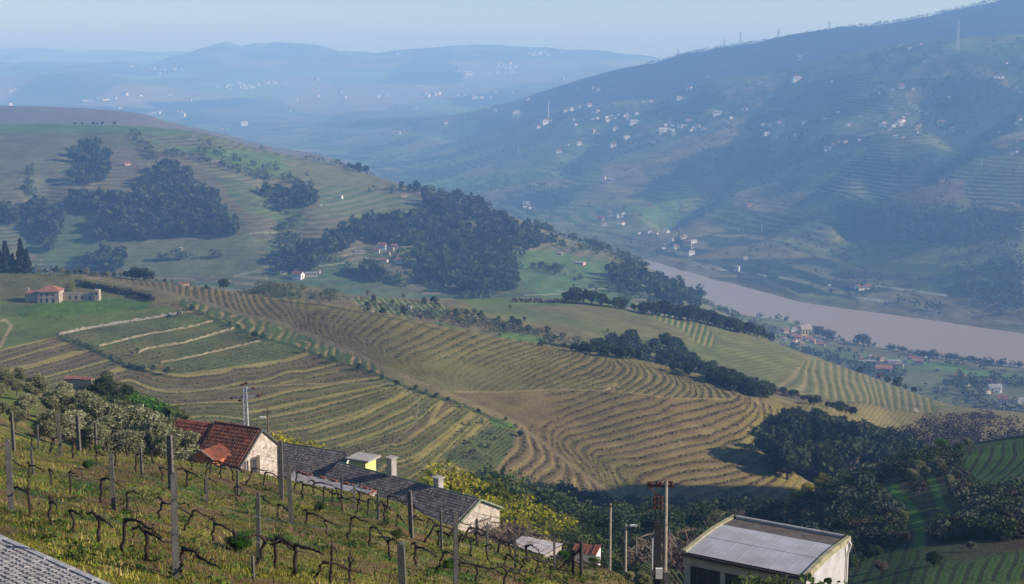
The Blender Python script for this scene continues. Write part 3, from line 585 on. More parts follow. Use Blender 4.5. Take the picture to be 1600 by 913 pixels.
#PART2
# ================================================================ OBJECTS
M = {}
M['dark_leaf'] = leafmat('dark_leaf', (.016,.032,.012), (.08,.10,.034)); M['pine_leaf'] = leafmat('pine_leaf', (.012,.028,.014), (.04,.06,.024))
M['olive_leaf'] = leafmat('olive_leaf', (.10,.11,.045), (.36,.35,.19), trans=.25); M['mimosa_leaf'] = leafmat('mimosa_leaf', (.045,.075,.012), (.52,.46,.03), trans=.3)
M['bush_leaf'] = leafmat('bush_leaf', (.035,.06,.018), (.11,.14,.04)); M['green_leaf'] = leafmat('green_leaf', (.03,.09,.012), (.10,.21,.025), trans=.3)
M['twig_dark'] = leafmat('twig_dark', (.03,.022,.018), (.085,.062,.048), trans=0); M['olive_dark'] = leafmat('olive_dark', (.035,.045,.025), (.10,.11,.075), trans=.1); M['twig'] = leafmat('twig', (.07,.05,.035), (.21,.16,.115), trans=0); M['palm_leaf'] = leafmat('palm_leaf', (.03,.06,.015), (.10,.13,.04))
M['bark'] = solid('bark', (.10,.075,.055), .95, .4, 5, .5); M['vine_bark'] = solid('vine_bark', (.045,.030,.022), .95, .5, 20, .6)
M['white'] = solid('white_wall', (.74,.72,.68), .9, .2, 1.1, 0, (.58,.55,.50)); M['cream'] = solid('cream_wall', (.42,.35,.25), .9, .4, .9, .3, (.26,.22,.16)); M['yellow'] = solid('yellow_wall', (.70,.52,.20), .9, .15, .8); M['pink'] = solid('pink_wall', (.6,.38,.30), .9, .15, .8); M['stone'] = solid('stone_wall', (.34,.30,.24), .95, .35, 2, .6)
M['terracotta'] = solid('terracotta', (.27,.115,.075), .9, .35, 1.2); M['greyroof'] = solid('grey_roof', (.28,.27,.27), .9, .25, 1)
M['glass'] = solid('window_dark', (.04,.045,.055), .3, .2, 2); M['pylon'] = solid('galvanised', (.38,.39,.40), .5, .12, 4)
M['concrete'] = solid('post_concrete', (.125,.115,.10), .95, .38, 9, .6); M['pole'] = solid('pole_concrete', (.27,.235,.18), .9, .3, 5, .4); M['rust'] = solid('rusty_iron', (.105,.035,.022), .8, .4, 9)
M['darkmetal'] = solid('dark_metal', (.05,.045,.04), .7, .4, 6); M['wire'] = solid('wire', (.10,.10,.10), .6, .2, 4)
def leaves(centres, size, rng, aspect=1.7, up=.0):
    n = len(centres); a = rng.normal(size=(n, 3)); a[:, 2] *= .8; a /= np.linalg.norm(a, axis=1)[:, None]
    b = rng.normal(size=(n, 3)); b -= (b*a).sum(1)[:, None]*a; b /= np.linalg.norm(b, axis=1)[:, None]
    s = size*rng.uniform(.6, 1.3, (n, 1)) if np.isscalar(size) else size[:, None]
    a = a*s*aspect*.5; b = b*s*.5
    V = np.stack([centres-a, centres+b*.9-a*.1, centres+a, centres-b*.9+a*.1], 1).reshape(-1, 3)
    return V, np.arange(n*4).reshape(n, 4)
def crown_pts(rng, nclump, nleaf, rx, rz, zc, clump=.42, hollow=.55, flat=0):
    c = rng.normal(size=(nclump, 3)); c /= np.linalg.norm(c, axis=1)[:, None]; c *= rng.uniform(.35, 1.0, (nclump, 1))
    c[:, 2] = np.where(c[:, 2] < -flat if flat else c[:, 2] < -2, c[:, 2]*.3, c[:, 2])
    cr = rng.uniform(.55, 1.25, nclump)*clump; k = rng.integers(0, nclump, nleaf)
    d = rng.normal(size=(nleaf, 3)); d /= np.linalg.norm(d, axis=1)[:, None]; d *= (rng.uniform(hollow, 1.0, (nleaf, 1)))*cr[k][:, None]
    p = c[k]*.72+d; p[:, :2] *= rx; p[:, 2] = p[:, 2]*rz+zc; return p, c, cr
def tree_proto(name, leaf, label, seed, nclump=14, nleaf=500, lsize=.10, rx=.42, rz=.36, zc=.62, clump=.42, trunk=.035, far=False, flat=0, bark='bark', aspect=1.5):
    """a tree one unit high: trunk with limbs, and a crown of leaf clumps"""
    rng = np.random.default_rng(seed); e = empty(name, (0, 0, -9000), label, 'tree')
    p, c, cr = crown_pts(rng, nclump, nleaf, rx, rz, zc, clump, .5, flat)
    V, F = leaves(p, lsize, rng, aspect)
    mesh('crown', V, F, M[leaf], e)
    b = MB(); b.tube([(0, 0, -.06), (.01, 0, .15), (-.01, .01, zc-.05)], [trunk*1.3, trunk, trunk*.6], 6)
    for i in range(4 if not far else 0):
        q = c[i % len(c)]*.6; b.tube([(0, 0, zc-rz*.8), (q[0]*rx*.5, q[1]*rx*.5, zc-rz*.3), (q[0]*rx, q[1]*rx, q[2]*rz+zc)], [trunk*.55, trunk*.4, trunk*.15], 5)
    b.obj('trunk', M[bark], e, True); return e
PROTO = {}
def pr(key, *a, **k): PROTO[key] = tree_proto(*a, **k)
pr('oak1', 'round_tree', 'dark_leaf', '', 1, nclump=13, nleaf=620, lsize=.115, rx=.48, rz=.47, zc=.52); pr('oak2', 'round_tree', 'dark_leaf', '', 2, nclump=11, nleaf=600, lsize=.12, rx=.58, rz=.46, zc=.52); pr('oak3', 'round_tree', 'bush_leaf', '', 3, nclump=12, nleaf=560, lsize=.115, rx=.55, rz=.46, zc=.50)
pr('pine1', 'pine_tree', 'pine_leaf', '', 4, nclump=12, nleaf=520, lsize=.095, rx=.36, rz=.48, zc=.52); pr('pine2', 'pine_tree', 'pine_leaf', '', 5, nclump=11, nleaf=520, lsize=.10, rx=.44, rz=.40, zc=.59)
pr('olive1', 'olive_tree', 'olive_leaf', '', 6, nclump=12, nleaf=480, lsize=.10, rx=.58, rz=.45, zc=.5); pr('bare1', 'bare_tree', 'twig', '', 7, nclump=10, nleaf=800, lsize=.03, rx=.4, rz=.38, zc=.6, aspect=7)
pr('mim', 'mimosa_tree', 'mimosa_leaf', '', 8, nclump=26, nleaf=12000, lsize=.023, rx=.56, rz=.48, zc=.52, clump=.28); pr('mim2', 'mimosa_tree', 'mimosa_leaf', '', 18, nclump=22, nleaf=11000, lsize=.024, rx=.52, rz=.50, zc=.50, clump=.30)
pr('OL1', 'olive_tree', 'olive_leaf', '', 9, nclump=26, nleaf=9500, lsize=.025, rx=.52, rz=.40, zc=.58, clump=.28, aspect=2.6); pr('OL2', 'olive_tree', 'olive_leaf', '', 10, nclump=22, nleaf=9000, lsize=.026, rx=.56, rz=.38, zc=.58, clump=.30, aspect=2.6)
pr('big', 'round_tree', 'dark_leaf', '', 12, nclump=26, nleaf=11000, lsize=.024, rx=.58, rz=.48, zc=.50, clump=.30); pr('bigg', 'round_tree', 'green_leaf', '', 13, nclump=22, nleaf=10000, lsize=.025, rx=.5, rz=.42, zc=.55, clump=.32)
pr('bush', 'green_bush', 'bush_leaf', '', 14, nclump=18, nleaf=7000, lsize=.03, rx=.62, rz=.48, zc=.42, clump=.34); pr('barebush', 'bare_bush', 'twig', '', 15, nclump=20, nleaf=2600, lsize=.017, rx=.62, rz=.48, zc=.42, clump=.36, aspect=14)
def conifer(seed):
    rng = np.random.default_rng(seed); e = empty('fir_tree', (0, 0, -9000), '', 'tree'); n = 900
    z = rng.uniform(.08, 1, n)**.9; tier = .5+.5*np.abs(np.sin(z*34)); r = (1-z)*.30*tier*rng.uniform(.5, 1.15, n); a = rng.uniform(0, 2*PI, n)
    p = np.stack([r*np.cos(a), r*np.sin(a), z-.10*r/.3], 1); V, F = leaves(p, .055, rng, 2); mesh('crown', V, F, M['pine_leaf'], e)
    MB().tube([(0, 0, -.05), (0, 0, .97)], [.018, .003], 6).obj('trunk', M['bark'], e); return e
PROTO['fir'] = conifer(3); PROTO['fir2'] = conifer(4)
used = set()
def put_tree(key, p, h, label, group=None, rz=None, name=None):
    o = PROTO[key]; rz = random.uniform(0, 6.28) if rz is None else rz
    p = (p[0], p[1], p[2]-.03*h); wv = h*random.uniform(.9, 1.15)
    if key not in used:
        used.add(key); o.location = p; o.rotation_euler = (0, 0, rz); o.scale = (wv, wv, h); o['label'] = label
        if group: o['group'] = group
        return o
    return dup(o, p, rz, (wv, wv, h), label, group)
def px_tree(key, px, base, top, k0, k1, label, group=None, mul=1.0):
    p = place(px, base, k0, k1); h = (float(s_of(top))-float(s_of(base)))*p[1]*mul
    return put_tree(key, p, max(h, .8), label, group)

# ---- dormant vines of the far rows, beyond counting
fr = U % 1.0; cm = VMASK & (fr > .52) & (fr < .78); ii = np.argwhere(cm); rv = np.random.default_rng(55); ii = ii[rv.permutation(len(ii))[:24000]]; cx = GX[ii[:,0], ii[:,1]]+rv.normal(0,.15,len(ii)); cy = GY[ii[:,0], ii[:,1]]+rv.normal(0,.3,len(ii)); cz = GZ[ii[:,0], ii[:,1]]+rv.uniform(.1,.45,len(ii))
V, F = leaves(np.stack([cx, cy, cz], 1), rv.uniform(.2, .55, len(ii)), rv, 1.6); M['vine_twig'] = leafmat('vine_twig', (.06,.045,.018), (.19,.15,.06), trans=0); tag(mesh('vine_rows', V, F, M['vine_twig']), kind='stuff')
# ---- woods that read as one mass, far across on the wooded hill and the mountain
def forest(name, pts, hs, leaf, seed, nl=46, rxf=.40, l0=.2, l1=.36):
    rng = np.random.default_rng(seed); n = len(pts); pts = np.array(pts); hs = np.array(hs)
    d = rng.normal(size=(n, nl, 3)); d /= np.linalg.norm(d, axis=2)[..., None]; d *= rng.uniform(.55, 1.0, (n, nl, 1))
    d[..., 2] = np.where(d[..., 2] < 0, d[..., 2]*.8, d[..., 2]); hh = hs[:, None, None]
    c = pts[:, None, :]+d*np.array([rxf, rxf, .46])*hh*rng.uniform(.8, 1.2, (n, 1, 3))+np.array([0, 0, .5])*hh
    V, F = leaves(c.reshape(-1, 3), np.repeat(hs, nl)*rng.uniform(l0, l1, n*nl), rng, 1.3)
    o = mesh(name, V, F, M[leaf]); return tag(o, kind='stuff')
def scatter(poly, n, k0, k1, jit=0, seed=1):
    rng = np.random.default_rng(seed); xs = [p[0] for p in poly]; ys = [p[1] for p in poly]; out = []
    while len(out) < n:
        x = rng.uniform(min(xs), max(xs)); y = rng.uniform(min(ys), max(ys))
        if inpoly(np.array([x]), np.array([y]), poly)[0]: out.append(place(x, y, k0, k1))
    return out
WOODS = [([(108,245),(128,232),(152,228),(168,240),(170,262),(168,285),(140,290),(112,286),(118,262)], 75),
 ([(215,300),(245,268),(268,260),(295,272),(318,296),(345,325),(366,345),(376,366),(340,374),(270,374),(200,378),(145,382),(150,350),(205,335),(205,318)], 420),
 ([(100,318),(120,312),(205,314),(206,334),(170,336),(110,336)], 70), ([(34,330),(60,320),(92,326),(104,355),(92,372),(82,395),(66,392),(50,368),(36,350)], 75), ([(0,330),(20,332),(26,350),(0,354)], 22),
 ([(415,306),(450,298),(484,294),(500,322),(478,328),(455,322),(450,345),(440,335),(424,322)], 70),
 ([(520,362),(545,350),(600,345),(660,338),(665,315),(690,312),(730,318),(790,345),(830,362),(868,384),(840,392),(796,396),(800,420),(816,450),(790,460),(740,462),(690,452),(664,430),(650,405),(620,385),(560,378),(540,396),(505,400),(508,376)], 560),
 ([(950,432),(985,425),(1020,438),(1060,450),(1098,470),(1090,486),(1050,478),(1000,462),(960,452)], 95), ([(455,395),(490,385),(500,410),(480,430),(450,425)], 30), ([(560,420),(585,425),(600,445),(575,442)], 20), ([(135,400),(160,395),(190,412),(185,430),(140,428)], 26)]
pts = []; hs = []
for i, (poly, n) in enumerate(WOODS):
    q = scatter(poly, n, kV2, kDd, seed=100+i); pts += q; hs += [random.choice((1,1,1.25,.7))*random.uniform(7, 13) for _ in q]
forest('wood', pts, hs, 'dark_leaf', 5, 48)
pts = []; hs = []
def hedge(pl, n, k0, k1, h0, h1, spread=3):
    L_ = [math.hypot(b[0]-a[0], b[1]-a[1]) for a, b in zip(pl[:-1], pl[1:])]; tot = sum(L_)
    for i in range(n):
        d = random.uniform(0, tot)
        for l, a, b in zip(L_, pl[:-1], pl[1:]):
            if d <= l: u = d/l; break
            d -= l
        pts.append(place(a[0]+(b[0]-a[0])*u+random.gauss(0, spread), a[1]+(b[1]-a[1])*u+random.gauss(0, spread*.5), k0, k1)); hs.append(random.uniform(h0, h1))
for pl, n, sp_ in [([(200,205),(225,232),(245,252)],26,4),([(245,238),(300,245),(350,262),(400,275),(430,292)],50,6),([(400,205),(430,215)],3,3),([(300,225),(390,262),(470,280)],40,9),([(395,275),(460,285),(490,292)],22,5),([(50,260),(45,290),(55,310)],16,3),([(40,295),(48,315)],10,2),([(200,330),(205,350)],6,3),
  ([(480,245),(540,258),(580,268)],26,4),([(575,300),(640,300),(700,300)],26,4),([(460,330),(455,370),(465,395)],26,6),([(410,300),(440,350),(440,390)],20,9),([(250,408),(300,404)],9,1),([(325,404),(345,402)],5,1),([(10,420),(60,425),(95,430)],8,3),([(630,400),(660,440),(700,455)],30,6),([(600,430),(640,455)],18,4),
  ([(800,396),(900,440),(1000,470),(1040,478)],40,8),([(800,422),(880,421)],18,1),([(840,350),(900,370),(960,395),(1010,415)],70,5),([(1050,450),(1110,480),(1180,510),(1220,530)],60,5),([(700,470),(760,465),(800,462)],10,2),([(870,385),(950,395),(1000,420)],36,9),([(480,395),(520,410),(560,430)],18,5),([(430,400),(440,430)],10,5)]:
    hedge(pl, n, kV2, kDd, 3, 8, sp_)
forest('scrub', pts, hs, 'bush_leaf', 6, 26, .5)
pts = []; hs = []
rg = np.random.default_rng(77)
EW = [([(1100,150),(1240,120),(1250,150),(1180,205),(1100,240)],60),([(1400,258),(1462,246),(1465,275),(1395,292)],60),([(1335,332),(1400,322),(1600,336),(1600,372),(1480,385),(1345,350)],420),([(1440,120),(1590,130),(1590,170),(1500,215),(1430,200)],170),([(1040,260),(1100,235),(1200,210),(1190,240),(1100,285)],120),([(1350,80),(1420,76),(1470,100),(1360,104)],60),([(1360,150),(1385,148),(1385,160),(1350,160)],25),([(930,240),(1040,200),(1040,225),(930,262)],60),([(1480,430),(1600,400),(1600,490),(1500,470)],120),([(700,290),(900,260),(880,330),(760,305)],100)]
for i, (poly, n) in enumerate(EW):
    q = scatter(poly, n, kFB, kF0, seed=200+i); pts += q; hs += [random.uniform(8, 15) for _ in q]
for i in range(4200):
    x = rg.uniform(600, 1620); y = rg.uniform(20, 500)
    y0 = np.interp(x, [600,700,760,900,1040,1200,1400,1550,1620], [190,185,172,134,95,66,37,6,-5]); y1 = np.interp(x, [500,700,800,900,1040,1200,1400,1620], [250,305,340,374,410,452,486,515])
    if y < y0 or y > y1: continue
    if fbm(np.array([x]), np.array([y*2.0]), 60, 3, 301)[0] < rg.uniform(-.35, .25): continue
    pts.append(place(x, y, kFB, kF0)); hs.append(rg.uniform(5, 13))
for x in np.arange(930, 1610, 1.3):       # trees on the skyline
    y0 = np.interp(x, [930,960,1040,1100,1200,1300,1400,1480,1550,1610], [122,113,91,77,62,45,33,16,1,-8])
    if rg.random() < .8: pts.append(place(x, y0+2.5, kEd, kF0)); hs.append(rg.uniform(5, 12))
forest('mountain_trees', pts, hs, 'pine_leaf', 8, 11, .6)
pts = []; hs = []
hedge([(640,290),(700,305)], 2, kV2, kDd, 6, 8)
for i in range(260):
    x = rg.uniform(1180, 1620); y = rg.uniform(490, 690); pts.append(place(x, y, kV2, kNB)); hs.append(rg.uniform(3, 8))
for pl, n, sp_ in [([(1230,545),(1300,565),(1380,585),(1420,590)],60,5),([(1500,600),(1560,650),(1600,670)],60,12),([(1480,600),(1600,600)],40,6),([(1400,640),(1480,660),(1560,690)],70,9)]: hedge(pl, n, kV2, kNB, 4, 9, sp_)
forest('riverside_scrub', pts, hs, 'dark_leaf', 9, 24, .5)

# ---- individual trees on the wooded hill's crest and by the hamlet
def seq(specs, key, k0, k1, desc, group, tail='from the left'):
    specs = sorted(specs, key=lambda a: a[0])
    for i, (x, b, t) in enumerate(specs):
        kk = key if isinstance(key, str) else key[i % len(key)]
        px_tree(kk, x, b, t, k0, k1, f'{desc}, {ordn(i+1)} {tail}' if len(specs) > 1 else desc, group if len(specs) > 1 else None)
seq([(117,192,187),(128,192,186),(146,193,187),(152,193,188),(160,194,187),(179,195,188)], 'oak1', kV2, kDd, 'small dark tree on the left hill crest', 'trees on the crest of the left hill')
seq([(552,268,254),(561,270,252),(572,272,256),(627,296,282),(640,300,284),(650,300,280),(662,304,287),(686,310,296),(700,314,300),(715,318,303),(740,328,312)], ['pine2','pine1'], kV2, kDd, 'dark pine on the skyline of the left hill', 'pines on the skyline of the left hill')
seq([(0,422,378),(10,424,372),(21,424,392),(34,424,368),(43,424,384)], ['fir','fir2'], kC1, kVc, 'tall dark fir above the farmhouse', 'firs above the farmhouse', 'from the left')
seq([(212,436,414),(224,436,413),(234,436,418),(350,453,432)], ['oak2','oak1'], kC1, kVc, 'round dark tree on the vineyard crest', 'round trees on the vineyard crest')
seq([(x, 431+.012*x+random.uniform(-1,1), 431+.012*x-random.uniform(8,13)) for x in range(62, 208, 9)], ['olive1','oak3'], kC1, kVc, 'olive in the row along the vineyard crest', 'olives along the crest behind the fan of rows')
seq([(x, 447+(x-240)*.09+random.uniform(-2,2), 447+(x-240)*.09-random.uniform(6,11)) for x in (246,258,270,300,322,372,384,398,412,430,444,458,470,486,500,515)], ['olive1','oak3','bare1'], kC1, kC2, 'small scrub tree behind the vineyard crest', 'scrub trees behind the crest')
# belt of orchard trees between the two spurs
bl = []
for i in range(74):
    u = random.random(); x = 560+u*330; y = np.interp(x, [560,650,750,890], [478,480,500,532])+random.gauss(0, 8); bl.append((x, y, y-random.uniform(8, 14)))
seq(bl, ['olive1','bare1','oak3','olive1'], kC1, kC2+1, 'grey orchard tree between the two spurs', 'orchard trees between the spurs')
seq([(720,505,492),(1428-478,520,512)], 'mim', kC1, kC2, 'small yellow flowering mimosa in the orchard belt', 'yellow mimosas in the orchard belt')
# dark belts right of centre
b1 = [(888,474,452),(900,474,447),(912,475,446),(925,476,450),(938,478,455),(950,480,462),(962,482,462),(975,484,466),(990,487,472)]
for x in range(1003, 1206, 5): b1.append((x+random.uniform(-3,3), np.interp(x, [1003,1100,1205], [491,505,531])+random.uniform(-2,2), np.interp(x, [1003,1040,1100,1205], [472,467,480,514])+random.uniform(-3,4)))
seq(b1, ['oak1','oak2','pine2'], kC1, kC2+1, 'dark evergreen along the second spur crest', 'belt along the second spur')
b2 = []
for i in range(190):
    u = random.random()**.85; x = 850+u*350; lo = np.interp(x, [850,950,1000,1100,1200], [545,556,568,592,622]); hi = np.interp(x, [850,930,980,1050,1080,1150,1200], [538,536,520,525,560,592,606])
    b = random.uniform(hi+10, lo+5); b2.append((x, b, b-random.uniform(15, 27)*(1 if x > 930 else .62)))
seq(b2, ['oak1','pine1','oak2','pine2','oak3'], kC1, kC2, 'dark tree in the wood behind the vineyard nose', 'wood behind the vineyard nose')
seq([(x, np.interp(x, [1200,1330,1470], [612,648,690])+random.uniform(-3,3), np.interp(x, [1200,1330,1470], [612,648,690])-random.uniform(9,17)) for x in list(range(1205,1280,6))+list(range(1292,1345,10))+[1372,1384,1400,1412,1425]], ['oak2','bare1','oak1'], kC1, kC2, 'low tree in the line below the striped terraces', 'tree line below the striped terraces')
# forest in the side valley, right
vf = []
while len(vf) < 150:
    x = random.uniform(1205, 1450); top = np.interp(x, [1205,1225,1260,1300,1350,1400,1450], [650,632,628,642,652,668,688]); b = random.uniform(top+22, 800)
    if b > np.interp(x, [1205,1450], [745,810]): continue
    vf.append((x, b, top))
vf.sort()
for i, (x, b, top) in enumerate(vf):
    p = place(x, b, kV1, kC1+1); h = random.uniform(10, 15); lim = float(s_of(top+random.uniform(0, 8)))
    if (p[2]+h)/p[1] > lim: h = max(4, lim*p[1]-p[2])
    put_tree(['pine1','pine1','oak1','bare1' if i % 3 == 0 else 'pine2'][i % 4], p, h, f'tall dark tree in the shaded side valley, {ordn(i+1)} from the left', 'forest in the side valley')
# trees by the stream below the vineyard and hedge shrubs
def at(px, y, h, key, label, group=None):
    t = (px-800)/FOC/.965; return put_tree(key, (t*y, y, zat(t*y, y)), h, label, group)
hs_ = [(300,482),(318,489),(360,506),(372,510),(385,516),(398,524),(410,527),(478,548),(500,556),(520,563),(538,567),(560,574),(580,580),(600,590),(620,600),(650,606),(668,612),(682,618),(700,624),(720,634),(748,642),(790,655),(806,668),(812,680)]
seq([(x, y+3, y-random.uniform(3, 9)) for x, y in hs_], ['oak3','olive1','oak2'], kV1, kC1, 'small shrub in the hedge beside the farm track', 'hedge shrubs beside the farm track')
seq([(136,547,535),(150,550,541),(180,570,563),(225,577,568),(240,580,569),(262,585,572),(282,494,482),(247,560,556),(206,556,546),(215,548,543)], ['oak3','olive1'], kV1, kC1, 'shrub at the edge of the walled terraces', 'shrubs among the walled terraces')
so_ = []
for i in range(22):
    a_, b_ = random.random(), random.random(); so_.append((715+70*a_+20*b_-35*b_, 662+62*b_+random.uniform(-3,3), 662+62*b_-random.uniform(5,11)))
seq(so_, 'olive1', kV1, kC1, 'small olive on the green slope below the track', 'olives on the slope below the track')
# ---------------------------------------------------------------- far houses
HM = {}
def unit_house(wall, roof, kind):
    """unit house: width 1 (x), depth .7 (y), eaves at 1; walls, roof and windows are parts"""
    k = (wall, roof, kind)
    if k in HM: return HM[k]
    e = empty('house', (0, 0, -9000), '', 'house')
    b = MB(); z0, z1 = -.8, 1.0
    if kind == 'gable':
        b.add([(-.5,-.35,z0),(.5,-.35,z0),(.5,.35,z0),(-.5,.35,z0),(-.5,-.35,z1),(.5,-.35,z1),(.5,.35,z1),(-.5,.35,z1),(-.5,0,1.38),(.5,0,1.38)], [(0,1,5,4),(1,2,6,9,5),(2,3,7,6),(3,0,4,8,7)])
        r = MB(); r.add([(-.55,-.42,.95),(.55,-.42,.95),(.55,0,1.46),(-.55,0,1.46),(.55,.42,.95),(-.55,.42,.95),(-.55,-.42,.88),(.55,-.42,.88),(.55,0,1.39),(-.55,0,1.39),(.55,.42,.88),(-.55,.42,.88)], [(0,1,2,3),(3,2,4,5),(0,6,7,1),(5,4,10,11),(1,7,8,2),(2,8,10,4),(0,3,9,6),(3,5,11,9),(6,9,8,7),(9,11,10,8)])
    else:
        b.box((0, 0, .1), (1, .7, 1.8)); r = MB()
        r.add([(-.55,-.4,1.0),(.55,-.4,1.0),(.55,.4,1.0),(-.55,.4,1.0),(-.2,0,1.36),(.2,0,1.36)] if kind == 'hip' else [(-.53,-.38,1.0),(.53,-.38,1.0),(.53,.38,1.0),(-.53,.38,1.0),(-.52,0,1.06),(.52,0,1.06)], [(0,1,5,4),(1,2,5),(2,3,4,5),(3,0,4),(3,2,1,0)])
    b.obj('wall', M[wall], e); r.obj('roof', M[roof], e)
    for x in (-.3, 0, .3):
        w = MB(); w.box((x, -.352, .55), (.13, .02, .34)); w.obj('window', M['glass'], e)
    w = MB(); w.box((.503, -.02, .5), (.02, .16, .34)); w.obj('window', M['glass'], e)
    HM[k] = e; return e
def house(px, base, wpx, hpx, wall, roof, kind, k0, k1, label, group, rot=None):
    p = place(px, base, k0, k1); w = wpx*p[1]/2200*(.95 if p[1] < 1800 else .78); h = hpx*p[1]/2200*(.78 if p[1] < 1800 else .62)
    proto = unit_house(wall, roof, kind); o = dup(proto, p, random.uniform(-.5, .5) if rot is None else rot, (w, w*random.uniform(.8, 1.15), h), label, group)
    return o
FARB = MB()
def far_specks(lst, k0, k1):
    for it in lst:
        px, b, w = it[:3]; p = place(px, b, k0, k1); w = w*p[1]/2200*.8; h = w*random.uniform(.45, .7); rz = random.uniform(-.5, .5); c, s_ = math.cos(rz), math.sin(rz); g = w*.62*.5
        q = [(-.5*w,-g,-h),(.5*w,-g,-h),(.5*w,g,-h),(-.5*w,g,-h),(-.5*w,-g,h),(.5*w,-g,h),(.5*w,g,h),(-.5*w,g,h),(-.5*w,0,h*1.35),(.5*w,0,h*1.35)]; q = [(p[0]+x*c-y*s_, p[1]+x*s_+y*c, p[2]+z) for x, y, z in q]
        FARB.add(q, [(0,1,5,4),(1,2,6,9,5),(2,3,7,6),(3,0,4,8,7)], 0); FARB.add([q[4],q[5],q[9],q[8],q[6],q[7]], [(0,1,2,3),(3,2,4,5)], random.choice((1,1,2)))
def hamlet(lst, k0, k1, where, group, hmul=.62):
    if 'far white town' in where or where.startswith(('in the lanes of', 'strung', 'dotted', 'on the slope above')): return far_specks(lst, k0, k1)
    wn = {'white': 'white', 'cream': 'cream', 'yellow': 'yellow', 'pink': 'pink', 'stone': 'grey stone'}
    lst = sorted(lst, key=lambda a: a[0]); cnt = {}
    for it in lst:
        px, b, w = it[:3]; wall = it[3] if len(it) > 3 else random.choice(['white','white','white','cream']); roof = it[4] if len(it) > 4 else random.choice(['terracotta','terracotta','greyroof'])
        kind = it[5] if len(it) > 5 else random.choice(['gable','hip','flat']); h = it[6] if len(it) > 6 else max(3.0, w*hmul*random.uniform(.85, 1.2))
        key = wn[wall]; cnt[key] = cnt.get(key, 0)+1
        house(px, b, w, h, wall, roof, kind, k0, k1, f'{key} house {where}, {ordn(cnt[key])} {key} from left', group)
f8 = lambda x, y: (400+.3285*x, 230+.3285*y)
hamlet([(597,391,13,'white','terracotta','gable',11),(589,395,9,'white','terracotta','gable'),(606,398,8,'cream','terracotta','hip'),(616,388,10,'cream','terracotta','gable'),(612,391,8,'stone','terracotta'),(600,410,13,'white','terracotta','gable',5),(624,411,14,'white','terracotta','hip',8),(617,404,9,'stone','terracotta'),(561,395,15,'stone','greyroof','flat',4)], kV2, kDd, 'in the hamlet under the big wood', 'houses of the hamlet under the big wood')
hamlet([(446,412,20,'white','terracotta','gable',9),(467,424,14,'pink','terracotta','flat',8),(466,435,18,'white','terracotta','gable',10),(487,431,20,'cream','greyroof','flat',7),(480,412,10,'stone','greyroof'),(443,428,12,'cream','greyroof','flat',6),(497,427,8,'stone','terracotta')], kV2, kDd, 'in the roadside hamlet below the wood', 'houses of the roadside hamlet')
hamlet([(531,310,9,'white','greyroof'),(631,308,9,'pink','terracotta'),(199,258,9,'pink','terracotta','gable'),(287,263,7,'white','terracotta'),(282,392,7,'stone','greyroof','hip',6),(873,398,12,'cream','greyroof','flat',3),(906,413,16,'pink','greyroof','flat',4),(500,322,5,'white','greyroof'),(265,252,10,'cream','greyroof','flat',3)], kV2, kDd, 'alone among the fields of the left hill', 'lone sheds on the left hill')
hamlet([(467,459,9,'cream','greyroof','flat',4),(545,466,13,'cream','greyroof','flat',4),(569,486,5,'white','greyroof','flat',5),(581,489,5,'white','greyroof','flat',3),(639,483,9,'white','greyroof','gable',5),(286,438,16,'pink','terracotta','gable',4)], kC1, kC2+1, 'just behind the vineyard crest', 'sheds behind the vineyard crest')
hamlet([(1258,525,18,'yellow','cream','gable',17),(1240,517,9,'white','greyroof'),(1227,520,10,'pink','terracotta'),(1234,528,10,'cream','terracotta'),(1246,533,12,'pink','terracotta','gable',9),(1262,532,12,'stone','terracotta'),(1226,533,8,'white','greyroof'),(1239,537,8,'white','terracotta'),(1252,540,9,'cream','greyroof'),(1283,540,13,'stone','terracotta','gable',4),(1270,537,8,'pink','terracotta'),(1246,514,7,'white','terracotta')], kV2, kNB, 'in the riverside village by the bare poplars', 'houses of the riverside village')
hamlet([(1380,582,26,'white','terracotta','gable',11),(1337,557,8,'white','greyroof'),(1362,561,9,'white','greyroof'),(1376,564,10,'cream','terracotta'),(1360,571,15,'stone','greyroof'),(1397,567,22,'white','greyroof','flat',5),(1413,571,8,'white','greyroof','gable',12),(1435,570,14,'stone','terracotta'),(1465,580,7,'cream','greyroof'),(1500,590,16,'pink','terracotta','gable',5),(1430,560,22,'pink','terracotta','flat',3),(1446,561,4,'white','greyroof','flat',5)], kV2, kNB, 'in the hamlet on the flood plain', 'houses of the flood plain hamlet')
hamlet([(1553,613,22,'white','greyroof','gable',12),(1566,632,16,'white','terracotta','gable',13),(1534,604,8,'pink','terracotta'),(1591,632,9,'stone','greyroof'),(1536,648,9,'cream','greyroof'),(1524,599,9,'stone','terracotta'),(1545,599,8,'cream','terracotta'),(1511,687,14,'white','greyroof','flat',5),(1497,684,6,'white','greyroof','flat',6)], kV2, kNB, 'in the hamlet at the right edge', 'houses of the hamlet at the right edge')
z4 = [(730,155,40),(742,197,36),(775,225,30),(770,246,26),(670,252,32),(712,256,32),(722,276,28),(790,270,22),(845,250,20),(882,278,20,'yellow','greyroof','flat',10),(830,186,26),(805,206,20),(755,330,32),(800,328,26),(575,205,30),(480,252,22),(860,262,18),(815,285,26),(890,296,14)]
cv = lambda L_, ox, oy, f: [(ox+q[0]*f, oy+q[1]*f, q[2]*f)+tuple(q[3:]) for q in L_]
hamlet(cv(z4, 1200, 130, .2628), kFB, kF0, 'in the hill village across the river', 'houses of the hill village', .7)
hamlet(cv([(460,352,32),(390,374,30),(350,402,36),(420,350,16),(545,340,20),(220,235,28),(10,256,28),(1030,250,50),(1088,282,44),(1185,292,16),(545,200,20),(795,26,34),(5,304,16),(70,240,22),(335,210,20)], 1200, 130, .2628), kFB, kF0, 'scattered round the hill village', 'houses round the hill village', .7)
